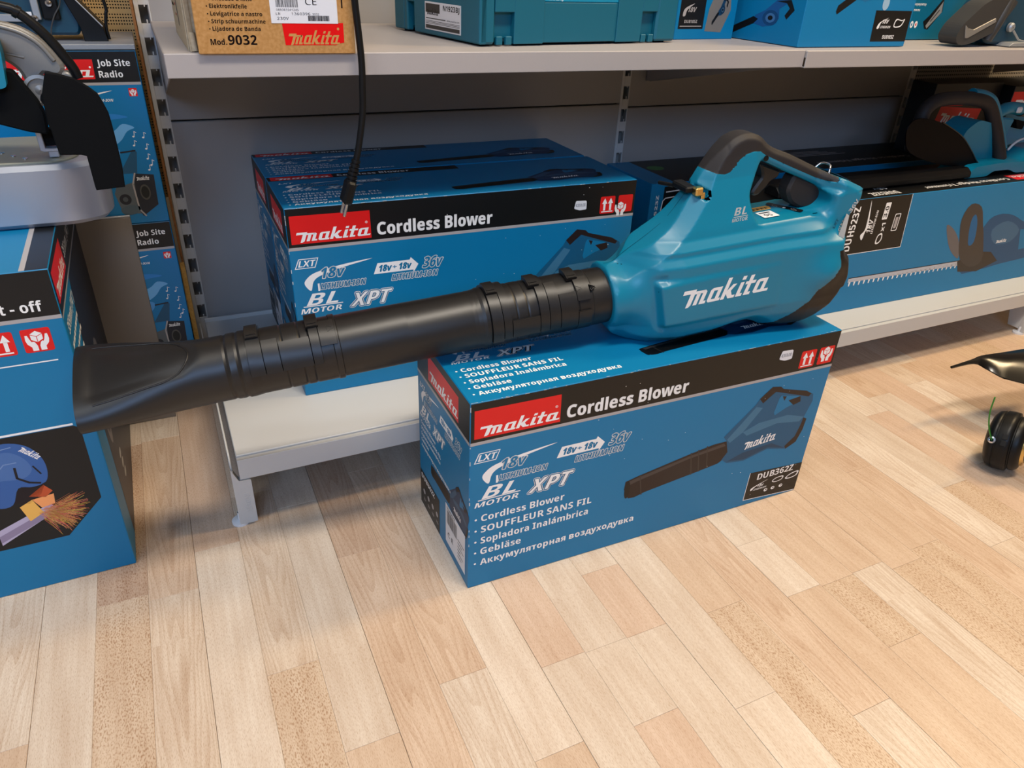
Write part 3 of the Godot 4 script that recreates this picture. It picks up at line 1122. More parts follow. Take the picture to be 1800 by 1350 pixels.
func shelf_foot(t: Node3D, x: float) -> void:
	# side rail running back to the upright, with its front shoe; parts of the base shelf it carries
	var o := Vector3(x, -t.position.y, 0)
	var st := begin()
	extrude(st, pv([0.0, 0.012, 0.0, 0.108, 0.03, 0.124, 0.52, 0.124, 0.52, 0.075, 0.06, 0.075, 0.045, 0.012], 1.0), -0.0115, -0.0085, Transform3D(Basis(Vector3(0, 0, -1), Vector3.UP, Vector3(1, 0, 0)), Vector3.ZERO), 0.0006)
	obj("side_rail", st, M.shelf, t, o)
	st = begin()
	extrude(st, rounded(v2([-0.0118, 0.004, 0.0155, 0.004, 0.0155, 0.088, -0.002, 0.088, -0.0118, 0.113]), 0.003, 3), -0.012, 0.0012, Transform3D.IDENTITY, 0.0012)
	var shoe := obj("shoe", st, M.shelf, t, o)
	glyph("E", "plain")
	var tm := TextMesh.new()
	tm.text = "ENDOX"
	tm.font = fonts["plain"]
	tm.font_size = 40
	tm.pixel_size = 0.00034
	tm.depth = 0.0007
	tm.curve_step = 2.0
	var e := inst("embossed_name", tm, M.shelf, shoe, Vector3(0.006, 0.046, 0.0014))
	e.rotation_degrees.z = -90
	e.scale = Vector3(0.85, 0.85, 1)
	st = begin()
	lathe(st, [[0.001, 0.0], [0.014, 0.0], [0.014, 0.004], [0.004, 0.006], [0.004, 0.02]], 20, Transform3D(Basis.IDENTITY, Vector3(-0.0095, 0, -0.012)))
	obj("levelling_pad", st, M.white_label, t, o)
	st = begin()
	bevel_box(st, Vector3(-0.0117, 0.118, -0.03), Vector3(0.0006, 0.010, 0.006), 0.0002)
	obj("slot", st, M.dark_gap, t, o)  # dark box on the rail surface, painted as the shade of a hole

# ------------------------------------------------------------------ cartons of the blower
func make_cartons() -> void:
	blower_carton("large blue blower carton standing on the floor under the leaf blower", Vector3(0.2937, 0, -0.706), -0.65, Vector3(0.628, 0.320, 0.2177), ["front", "top", "left"], "")
	blower_carton("front blue blower carton on the low white shelf, hanging plug before it", Vector3(0.1545, YB, -1.1213), -0.5, Vector3(0.638, 0.333, 0.187), ["front", "top", "left"], "")
	blower_carton("rear blue blower carton against the grey back panel, mostly its dim top showing", Vector3(0.156, YB, -1.311), -0.1, Vector3(0.635, 0.333, 0.171), ["top", "left"], "")

# ------------------------------------------------------------------ the leaf blower; its own axes: x along the pipe, y up, z to the viewer, millimetres
const OUTLINE := [-14, 47, 3, 48, 25, 62, 52, 77, 78, 93, 91, 105, 103, 119, 120, 140, 133, 163, 151, 183, 172, 200, 188, 205, 203, 204, 218, 198, 229, 187, 241, 179, 268, 168, 324, 140, 340, 131, 352, 127, 386, 110, 385, 94, 351, 44, 352, 27, 365, 16, 371, -12, 366, -38, 353, -66, 330, -86, 303, -96, 276, -96, 248, -88, 228, -74, 212, -66, 190, -67, 150, -75, 90, -77.5, 40, -73, 14, -67, 0, -58, -12, -46]
const OPENING := [219, 166, 207, 142, 199, 124, 202, 105, 208, 90, 216, 84, 300, 84, 321, 87, 332, 97, 331, 107, 322, 116, 300, 127, 266, 143, 240, 156]
const GRIP := [128, 167, 134, 163.5, 145, 159, 158, 156.5, 166, 158.5, 173, 164, 181, 173, 190, 178.5, 203, 181, 214, 179.5, 224, 173, 266, 152.5, 314, 130, 328, 125, 338, 124.5, 344, 132]
const NOTCH := [Vector2(96, 147), Vector2(114, 152), Vector2(138, 138), Vector2(134, 124), Vector2(128, 124)]
const COVER := [420, 34, 334, 34, 338, 11, 322, -6, 305, -25, 298, -41, 273, -62, 252, -72, 236, -84, 225, -130, 420, -130]

func table(t: Array, x: float) -> float:
	if x <= t[0]:
		return t[1]
	for i in range(2, t.size(), 2):
		if x <= t[i]:
			return lerpf(t[i - 1], t[i + 1], (x - t[i - 2]) / (t[i] - t[i - 2]))
	return t[t.size() - 1]

const BY_Y := [-100.0, 34.0, -92.0, 44.0, -78.0, 54.0, -55.0, 62.0, -38.0, 65.0, 44.0, 66.0, 48.0, 66.0, 59.0, 56.5, 66.0, 56.5, 78.0, 45.5, 88.0, 43.0, 110.0, 36.0, 150.0, 25.0, 180.0, 21.0, 210.0, 19.0]
const BY_X := [-20.0, 44.0, 40.0, 56.0, 85.0, 64.0, 240.0, 66.5, 300.0, 73.0, 370.0, 71.0]

func half_width(x: float, y: float) -> float:
	var h := table(BY_Y, y)
	if y < 84.0:
		h *= lerpf(table(BY_X, x) / 66.0, 1.0, smoothstep(60.0, 84.0, y))
		# raised logo pad
		var dx := maxf(maxf(50.0 + (24.0 - y) * 0.16 - x, x - (238.0 + (24.0 - y) * 0.05)), 0.0)
		var dy := maxf(maxf(-34.0 - y, y - 24.5), 0.0)
		var d := sqrt(dx * dx + dy * dy)
		h = lerpf(h, 67.0, 1.0 - smoothstep(0.0, 9.0, d))
		if d > 0.0 and d < 16.0 and x < 60.0:
			h -= 2.0 * sin(PI * d / 16.0)
		# the round fan housing at the back
		h += 12.0 * exp(-pow((x - 320.0) / 30.0, 2.0) - pow((y - 2.0) / 27.0, 2.0))
	if x > 205.0:
		# above the deck the handle is a slim bar that widens into the battery housing
		var soft := clampf((x - 296.0) * 0.4, 0.01, 10.0)
		var bar := lerpf(17.5, 49.0, smoothstep(318.0, 350.0, x))
		h = lerpf(h, bar, smoothstep(205.0, 228.0, x) * smoothstep(84.0 - soft, 84.0 + soft, y))
	# strap notch cut into the front of the handle post
	if x > 90.0 and x < 146.0 and y > 116.0 and y < 158.0:
		h = minf(h, 20.0 + 8.0 * maxf(0.0, poly_distance(Vector2(x, y), PackedVector2Array(NOTCH)) + 3.0))
	# flanks of the battery housing run on into the hull
	h = lerpf(h, 50.0, smoothstep(305.0, 345.0, x) * smoothstep(42.0, 66.0, y) * (1.0 - smoothstep(108.0, 116.0, y)))
	# round throat where the pipe enters
	var w := 1.0 - smoothstep(0.0, 55.0, x)
	if w > 0.0 and y < 84.0:
		var r := sqrt(maxf(49.5 * 49.5 - y * y, 30.0 * 30.0 if y < 0.0 else 14.0 * 14.0))
		h = lerpf(h, r, w)
	return h

func poly_distance(p: Vector2, poly: PackedVector2Array) -> float:
	var best := INF
	var n := poly.size()
	for i in n:
		var a := poly[i]
		var ab := poly[(i + 1) % n] - a
		var t := clampf((p - a).dot(ab) / ab.length_squared(), 0.0, 1.0)
		best = minf(best, p.distance_squared_to(a + ab * t))
	var d := sqrt(best)
	return -d if Geometry2D.is_point_in_polygon(p, poly) else d

func snap_to(p: Vector2, line: PackedVector2Array, closed: bool, reach: float) -> Vector2:
	var best := reach
	var at := p
	var n := line.size()
	for i in (n if closed else n - 1):
		var q := Geometry2D.get_closest_point_to_segment(p, line[i], line[(i + 1) % n])
		var d := p.distance_to(q)
		if d < best:
			best = d
			at = q
	return at

func blower_shell(root: Node3D) -> void:
	var cell := 2.1
	var x0 := -20.0
	var y0 := -102.0
	var nx := int(412.0 / cell) + 2
	var ny := int(313.0 / cell) + 2
	var nz := int(90.0 / cell) + 2
	var outer := rounded(v2(OUTLINE), 9.0, 3)
	var hole := rounded(v2(OPENING), 7.0, 3)
	var f := PackedFloat32Array()
	f.resize(nx * ny * nz)
	f.fill(50.0)
	for j in ny:
		for i in nx:
			var p := Vector2(x0 + i * cell, y0 + j * cell)
			var so := poly_distance(p, outer)
			if so > 3.0 * cell:
				continue
			var sh := -poly_distance(p, hole)
			var h := half_width(p.x, p.y)
			var c := 10.0
			if p.y > 20.0 and p.x < 165.0:
				c = lerpf(17.0, 8.0, smoothstep(125.0, 165.0, p.x))
			elif p.y > 110.0:
				c = 7.0
			elif p.y < -30.0:
				c = 15.0
			if p.x < 10.0:
				c = minf(c, lerpf(3.0, c, clampf((p.x + 14.0) / 24.0, 0.0, 1.0)))
			for k in nz:
				var z := k * cell - h
				var v := maxf(maxf(so, z), (so + z + c) * 0.7071)
				v = maxf(v, maxf(sh, (sh + z + 4.5) * 0.7071))
				f[(j * nx + i) * nz + k] = v
	# surface nets over both halves: k runs from -nz+1 to nz-1
	var verts := PackedVector3Array()
	var where := {}
	var grip := PackedVector2Array(v2(GRIP))
	var cover := PackedVector2Array(v2(COVER))
	for j in ny - 1:
		for i in nx - 1:
			for k in range(-nz + 2, nz - 2):
				var base := f[(j * nx + i) * nz + absi(k)]
				if absf(base) > 3.0 * cell:
					continue
				var sum := Vector3.ZERO
				var cnt := 0
				var val := [0.0, 0.0, 0.0, 0.0, 0.0, 0.0, 0.0, 0.0]
				var neg := 0
				for c in 8:
					var v := f[((j + ((c >> 1) & 1)) * nx + i + (c & 1)) * nz + absi(k + (c >> 2))]
					val[c] = v
					if v < 0.0:
						neg += 1
				if neg == 0 or neg == 8:
					continue
				for e in [[0, 1], [2, 3], [4, 5], [6, 7], [0, 2], [1, 3], [4, 6], [5, 7], [0, 4], [1, 5], [2, 6], [3, 7]]:
					var a: float = val[e[0]]
					var b: float = val[e[1]]
					if (a < 0.0) != (b < 0.0):
						var t := a / (a - b)
						var p0 := Vector3(e[0] & 1, (e[0] >> 1) & 1, e[0] >> 2)
						var p1 := Vector3(e[1] & 1, (e[1] >> 1) & 1, e[1] >> 2)
						sum += p0.lerp(p1, t)
						cnt += 1
				var p := (Vector3(i, j, k) + sum / cnt) * cell + Vector3(x0, y0, 0)
				var q := Vector2(p.x, p.y)
				if p.y > 118.0 and p.x > 124.0 and p.x < 350.0:
					q = snap_to(q, grip, false, cell * 0.62)
				elif p.x > 225.0 and p.y < 45.0:
					q = snap_to(q, cover, true, cell * 0.62)
				where[((j * nx + i) << 8) + k + 100] = verts.size()
				verts.append(Vector3(q.x, q.y, p.z))
	var st := [begin(), begin(), begin()]
	for j in range(1, ny - 1):
		for i in range(1, nx - 1):
			for k in range(-nz + 2, nz - 2):
				var a := f[(j * nx + i) * nz + absi(k)]
				if absf(a) > 2.0 * cell:
					continue
				for axis in 3:
					var b: float
					var o: Array
					if axis == 0:
						b = f[(j * nx + i + 1) * nz + absi(k)]
						o = [[0, 0, 0], [0, -1, 0], [0, -1, -1], [0, 0, -1]]
					elif axis == 1:
						b = f[((j + 1) * nx + i) * nz + absi(k)]
						o = [[0, 0, 0], [0, 0, -1], [-1, 0, -1], [-1, 0, 0]]
					else:
						b = f[(j * nx + i) * nz + absi(k + 1)]
						o = [[0, 0, 0], [-1, 0, 0], [-1, -1, 0], [0, -1, 0]]
					if (a < 0.0) == (b < 0.0):
						continue
					var q := []
					for d in o:
						var key: int = (((j + d[1]) * nx + i + d[0]) << 8) + k + d[2] + 100
						if where.has(key):
							q.append(verts[where[key]])
					if q.size() < 4:
						continue
					if a < 0.0:
						q.reverse()
					for t in [[0, 1, 2], [0, 2, 3]]:
						var m: Vector3 = (q[t[0]] + q[t[1]] + q[t[2]]) / 3.0
						var s := 0
						if Geometry2D.is_point_in_polygon(Vector2(m.x, m.y), cover):
							s = 2
						elif m.x > 128.0 and m.x < 344.0 and m.y > table(GRIP, m.x):
							s = 1
						tri(st[s], q[t[0]] * 0.001, q[t[1]] * 0.001, q[t[2]] * 0.001, 1)
	obj("motor_housing", st[0], M.teal, root)
	obj("rubber_grip", st[1], M.rubber, root).set_meta("label", "dark rubber handle grip")
	obj("rear_intake_cover", st[2], M.cover, root).set_meta("label", "black air intake cover")

func conform(k: Ink) -> void:
	for i in k.pos.size():
		var p := k.pos[i]
		k.pos[i] = Vector3(p.x, p.y, p.z + half_width(p.x * 1000.0, p.y * 1000.0) * 0.001)

func patch(st: SurfaceTool, x0: float, x1: float, a0: float, a1: float, r0: float, r1: float) -> void:
	# a raised piece of pipe wall: along x0..x1, round from a0 to a1 degrees (0 up, 90 to the viewer), radius r0 to r1; mm
	var seg := maxi(2, int(absf(a1 - a0) / 7.0))
	var p := func(x: float, a: float, r: float) -> Vector3: return Vector3(x, r * cos(deg_to_rad(a)), r * sin(deg_to_rad(a))) * 0.001
	var b := 0.5
	for k in seg:
		var s := a0 + (a1 - a0) * k / seg
		var t := a0 + (a1 - a0) * (k + 1) / seg
		var away: Vector3 = p.call((x0 + x1) / 2, (s + t) / 2, (r0 + r1) / 2)
		facet(st, [p.call(x0 + b, s, r1), p.call(x1 - b, s, r1), p.call(x1 - b, t, r1), p.call(x0 + b, t, r1)], away, 1)
		facet(st, [p.call(x0, s, r0), p.call(x0 + b, s, r1), p.call(x0 + b, t, r1), p.call(x0, t, r0)], away, 2)
		facet(st, [p.call(x1, s, r0), p.call(x1 - b, s, r1), p.call(x1 - b, t, r1), p.call(x1, t, r0)], away, 3)
	var mid: Vector3 = p.call((x0 + x1) / 2, (a0 + a1) / 2, (r0 + r1) / 2)
	for a in [a0, a1]:
		facet(st, [p.call(x0, a, r0), p.call(x0 + b, a, r1), p.call(x1 - b, a, r1), p.call(x1, a, r0)], mid)

func make_blower() -> void:
	var root := thing("leaf_blower", "teal and black cordless leaf blower lying across its carton", "leaf blower")
	var ax := Vector3(0.9904, 0.0913, 0.1039).normalized()
	var az := ax.cross(Vector3.UP).normalized()
	root.transform = Transform3D(Basis(ax, az.cross(ax), az), Vector3(0.552, 0.3896, -0.812))
	blower_shell(root)
	# pipes turn about the local x axis
	var lie := Transform3D(Basis(Vector3(0, 1, 0), Vector3(-1, 0, 0), Vector3(0, 0, 1)), Vector3.ZERO)  # lathe y runs to -x
	var mm := func(a: Array) -> Array:
		var out := []
		for q in a:
			out.append([q[0] * 0.001, q[1] * 0.001])
		return out
	var st := begin()
	# heights here count from the housing (0) towards the nozzle
	lathe(st, mm.call([[40, -40], [40.3, 40], [41.4, 42], [41.4, 62], [40.6, 63], [40.6, 65], [41.4, 66], [41.4, 118], [40.6, 119], [40.6, 121], [41.4, 122], [41.4, 134], [40.8, 136], [41.4, 138], [41.4, 150], [40.6, 152], [41.4, 154], [41.4, 190], [42.6, 191], [42.6, 196], [41.2, 200], [40.6, 206], [40.4, 212]]), 56, lie)
	obj("extension_pipe_collar", st, M.black_plastic, root)
	st = begin()
	lathe(st, mm.call([[40.2, 205], [40.4, 300], [40.6, 396]]), 56, lie)
	obj("extension_pipe", st, M.black_plastic, root)
	st = begin()
	lathe(st, mm.call([[40.5, 388], [42.6, 389], [42.6, 396], [41.4, 397], [41.4, 422], [40.4, 424], [41.4, 426], [41.4, 434], [40.4, 436], [41.4, 438], [41.4, 455], [40.4, 457], [41.4, 459], [41.4, 490], [42.6, 501], [42.8, 508], [41.2, 511], [42.2, 514], [42.0, 522], [40.4, 525], [41.4, 528], [41.2, 540]]), 56, lie)
	obj("nozzle_collar", st, M.black_plastic, root)
	# locking sleeve of the first joint: raised wall pieces round its openings
	st = begin()
	for q in [[-190, -174, -60, 118], [-174, -162, -60, 112], [-162, -122, 78, 112], [-122, -108, -60, 112], [-108, -92, 20, 112], [-92, -66, 48, 112], [-66, -46, 20, 66], [-66, -46, 86, 112]]:
		patch(st, q[0], q[1], q[2], q[3], 40.8, 45.2)
	obj("locking_sleeve", st, M.black_plastic, root)
	st = begin()
	for q in [[-500, -482, -60, 86], [-482, -462, 30, 86], [-462, -424, 38, 86], [-424, -412, -60, 86], [-412, -391, 12, 58]]:
		patch(st, q[0], q[1], q[2], q[3], 40.8, 45.4)
	obj("locking_sleeve", st, M.black_plastic, root)
	for q in [-182, -122, -66, -491, -418]:
		st = begin()
		patch(st, q - 8, q + 8, -12, 24, 43.0, 48.5)
		var tab := obj("release_tab", st, M.black_plastic, root)
		st = begin()
		for i in 2:
			patch(st, q - 6, q + 6, 16 + 5 * i, 18.5 + 5 * i, 48.2, 49.2)
		obj("thumb_rib", st, M.black_plastic, tab)
	# moulded arrow marks on the pipe
	for q in [[-62, 44], [-42, 46], [-398, 30], [-2, 48]]:
		st = begin()
		patch(st, q[0] - 3.5, q[0] - 2.5, q[1] - 6, q[1] + 6, 42.0, 45.8)
		for i in 4:
			patch(st, q[0] - 2.7 + i * 2, q[0] - 0.3 + i * 2, q[1] - 6 + i * 1.4, q[1] - 4 + i * 1.4, 42.0, 45.8)
			patch(st, q[0] - 2.7 + i * 2, q[0] - 0.3 + i * 2, q[1] + 4 - i * 1.4, q[1] + 6 - i * 1.4, 42.0, 45.8)
		obj("arrow_mark", st, M.black_plastic, root)
	blower_nozzle(root)
	blower_trim(root)

func blower_nozzle(root: Node3D) -> void:
	# round pipe flattening into a wide flat mouth, rolled towards the viewer
	var st := begin()
	var rows := 34
	var seg := 56
	var roll := deg_to_rad(23.0)
	var rings := []
	for side in 2:
		var list := []
		for r in rows + 1:
			var t := r / float(rows)
			var x := -528.0 - 168.0 * t
			var e := smoothstep(0.10, 1.0, t)
			var hw := lerpf(41.3, 63.0, e)
			var ht := lerpf(41.3, 23.0, smoothstep(0.15, 1.0, t))
			if side:
				hw -= 2.2
				ht -= 2.2
			var lift := 9.0 * e
			var ring := []
			for k in seg:
				var a := TAU * k / seg
				var ex := lerpf(1.0, 0.72, e)
				var cz := signf(cos(a)) * pow(absf(cos(a)), ex) * hw
				var cy := signf(sin(a)) * pow(absf(sin(a)), lerpf(1.0, 0.9, e)) * ht
				if sin(a) > 0.0 and t > 0.12:
					# dished panel on the upper side
					var m := smoothstep(0.62, 0.50, absf(cz) / hw + 0.55 * smoothstep(0.30, 0.12, t))
					cy -= 2.6 * m * smoothstep(0.14, 0.24, t) * (1.0 - smoothstep(0.88, 0.95, t))
				var p := Vector3(x, cy * cos(roll) - cz * sin(roll) + lift, cz * cos(roll) + cy * sin(roll))
				ring.append(p * 0.001)
			list.append(ring)
		rings.append(list)
	for side in 2:
		for r in rows:
			for k in seg:
				var j := (k + 1) % seg
				var a: Vector3 = rings[side][r][k]
				var b: Vector3 = rings[side][r][j]
				var c: Vector3 = rings[side][r + 1][j]
				var d: Vector3 = rings[side][r + 1][k]
				if side == 0:
					tri(st, a, c, b, 1)
					tri(st, a, d, c, 1)
				else:
					tri(st, a, b, c, 2)
					tri(st, a, c, d, 2)
	for k in seg:
		var j := (k + 1) % seg
		facet(st, [rings[0][rows][k], rings[0][rows][j], rings[1][rows][j], rings[1][rows][k]], rings[0][rows - 2][k], 3)
	var nozzle := obj("flat_nozzle", st, M.black_plastic, root)
	# the raised outline round the dished panel
	var path := []
	for q in [[30, 0.60], [26, 0.60], [22, 0.60], [18, 0.60], [14, 0.58], [11, 0.50], [9, 0.36], [8, 0.15], [8, -0.15], [9, -0.36], [11, -0.50], [14, -0.58], [18, -0.60], [24, -0.60], [30, -0.60]]:
		var best: Vector3 = rings[0][q[0]][0]
		var miss := INF
		for k in range(1, seg / 2):
			var d := absf(cos(TAU * k / seg) - q[1])
			if d < miss:
				miss = d
				best = rings[0][q[0]][k]
		path.append(best)
	st = begin()
	tube(st, curve(path, 4), 0.0011, 6)
	obj("panel_outline", st, M.black_plastic, nozzle)

func blower_trim(root: Node3D) -> void:
	var k := Ink.new(self, Vector3.ZERO, Vector3.RIGHT, Vector3.UP)
	k.word_mark(79, -10, 20.5, 144, Color(0.90, 0.885, 0.87), 2)
	conform(k)
	print_part(k, "word_mark", root).set_meta("label", "slanted off-white lettering")
	k = Ink.new(self, Vector3.ZERO, Vector3.RIGHT, Vector3.UP)
	var sil := Color(0.74, 0.74, 0.72)
	k.text("BL", 170, 101, 10, 20, sil, 2, "bold", 0.45)
	k.rect(169, 98.6, 23, 1.0, sil, 2)
	k.text("MOTOR", 166, 93, 4.6, 25, sil, 2, "bold", 0.3)
	conform(k)
	print_part(k, "motor_badge", root)
	k = Ink.new(self, Vector3.ZERO, Vector3.RIGHT, Vector3.UP)
	k.t = Transform2D(deg_to_rad(57), Vector2(344.5, 48))
	k.rect(0, 1.6, 32, 7.0, sil, 2)
	k.rect(0.5, 2.1, 31, 6.0, Color(0.10, 0.22, 0.26), 3)
	k.text("18V", 2, 3.2, 4.0, 11, sil, 4)
	k.put(Vector2(14.5, 3.5), Vector2(18.5, 5.2), Vector2(14.5, 7), sil, 4)
	k.text("18V", 19.5, 3.2, 4.0, 11, sil, 4)
	k.text("36V", 36, 1.8, 7.0, 20, sil, 4)
	k.text("LXT", 6, 14, 5, 14, Color(0.0, 0.35, 0.44), 2)
	var rear := rounded(v2(OUTLINE), 9.0, 3)
	for i in k.pos.size():
		var p := k.pos[i]
		var so := poly_distance(Vector2(p.x, p.y) * 1000.0, rear)
		var hh := half_width(p.x * 1000.0, p.y * 1000.0)
		k.pos[i] = Vector3(p.x, p.y, p.z + (minf(hh, hh - 10.0 - so) + 0.25) * 0.001)
	print_part(k, "voltage_badge", root)
	# stickers on the deck below the handle
	var d := Ink.new(self, Vector3(0, 0.0842, 0), Vector3.RIGHT, Vector3(0, 0, -1))
	d.flat([232, 18, 232, 4, 264, 4, 268, 14, 264, 18], Color(0.88, 0.66, 0.30), 1)
	for i in 4:
		d.put(Vector2(235 + i * 7, 7), Vector2(240 + i * 7, 7), Vector2(237.5 + i * 7, 14), INKK, 2)
	d.round_rect(232, -26, 26, 24, 2, PAPER, 1)
	d.text("95", 238, -22, 9, 12, INKK, 2)
	d.rect(235, -9, 18, 3.5, INKK, 2)
	d.poly(rounded(v2([268, 24, 277, 30, 302, -22, 292, -28]), 4), INKK, 1)
	d.disc(276, 12, 2.5, 6, SILVER, 2, 8)
	d.disc(276, 12, 1.9, 5.2, INKK, 3, 8)
	d.disc(290, -14, 2.5, 6, SILVER, 2, 8)
	d.disc(290, -14, 1.9, 5.2, INKK, 3, 8)
	d.disc(283, -1, 2.4, 2.4, PAPER, 2, 10)
	print_part(d, "deck_stickers", root)
	# trigger and the dark pad at the back of the opening
	var st := begin()
	extrude(st, rounded(v2([284, 137, 334, 114, 346, 103, 342, 88, 326, 82, 303, 83, 284, 94, 274, 113], 0.001), 0.008), -0.013, 0.013, Transform3D.IDENTITY, 0.004)
	obj("throttle_lever", st, M.rubber, root)
	st = begin()
	extrude(st, rounded(v2([224, 160, 250, 149, 262, 144, 258, 134, 246, 131, 240, 122, 226, 112, 214, 116, 222, 128, 232, 140], 0.001), 0.006), -0.010, 0.010, Transform3D.IDENTITY, 0.003)
	obj("trigger", st, M.black_plastic, root)
	for q in [[226.0, 168.0, 0.004]]:
		st = begin()
		lathe(st, [[0.0004, 0.0], [q[2], 0.0], [q[2], 0.001], [0.0004, 0.0012]], 14, Transform3D(Basis(Vector3(1, 0, 0), Vector3(0, 0, 1), Vector3(0, -1, 0)), Vector3(q[0], q[1], half_width(q[0], q[1])) * 0.001))
		obj("screw", st, M.black_satin, root)
	# shoulder strap eye at the front of the handle
	st = begin()
	var seam := curve2(v2([-10, 48.2, 3, 48.6, 25, 62, 52, 77, 78, 93, 91, 105, 103, 119, 120, 140, 132, 160]), 3)
	for i in seam.size() - 1:
		var a := Vector3(seam[i].x, seam[i].y, 0) * 0.001
		var b := Vector3(seam[i + 1].x, seam[i + 1].y, 0) * 0.001
		var up := Vector3(-(b - a).y, (b - a).x, 0).normalized() * 0.0004
		facet(st, [a + up + Vector3(0, 0, 0.0004), b + up + Vector3(0, 0, 0.0004), b + up - Vector3(0, 0, 0.0004), a + up - Vector3(0, 0, 0.0004)], a - up * 50.0)
	obj("shell_seam", st, M.teal_dark, root)
	st = begin()
	bevel_box(st, Vector3(0.113, 0.139, -0.004), Vector3(0.016, 0.009, 0.040), 0.002, Transform3D.IDENTITY)
	tube(st, [Vector3(0.108, 0.136, -0.022), Vector3(0.100, 0.134, -0.05)], 0.003, 8)
	var eye := obj("strap_eye", st, M.black_satin, root)
	st = begin()
	bevel_box(st, Vector3(0.120, 0.138, 0.021), Vector3(0.012, 0.012, 0.012), 0.002, Transform3D.IDENTITY)
	bevel_box(st, Vector3(0.127, 0.130, 0.0225), Vector3(0.006, 0.012, 0.005), 0.001, Transform3D.IDENTITY)
	obj("brass_buckle", st, M.brass, eye)
	st = begin()
	tube(st, curve([Vector3(336, 130, -14), Vector3(346, 139, -10), Vector3(350, 140, 0), Vector3(346, 139, 10), Vector3(342, 130, 14)].map(func(v): return v * 0.001), 4), 0.0016, 8)
	obj("hanging_ring", st, M.chrome, root)
	# battery pocket behind the grip: a flat dark sheet painted as the shade inside it
	st = begin()
	extrude(st, rounded(v2([-24, 350, 24, 350, 24, 376, -24, 380], 0.001), 0.005), 0.0, 0.0008, Transform3D(Basis(Vector3(0, 0, -1), Vector3(0.894, -0.447, 0), Vector3(0.447, 0.894, 0)), Vector3(0.0375, 0.286, 0)), 0.0)
	obj("battery_pocket_shade", st, M.teal_dark, root)

# ------------------------------------------------------------------ goods on the upper shelves
func carton_box(t: Node3D, size: Vector3, m: Material, called := "carton_board", b := 0.001) -> MeshInstance3D:
	# origin: bottom corner at the front left
	var st := begin()
	bevel_box(st, Vector3(size.x / 2, size.y / 2, -size.z / 2), size, b)
	return obj(called, st, m, t)

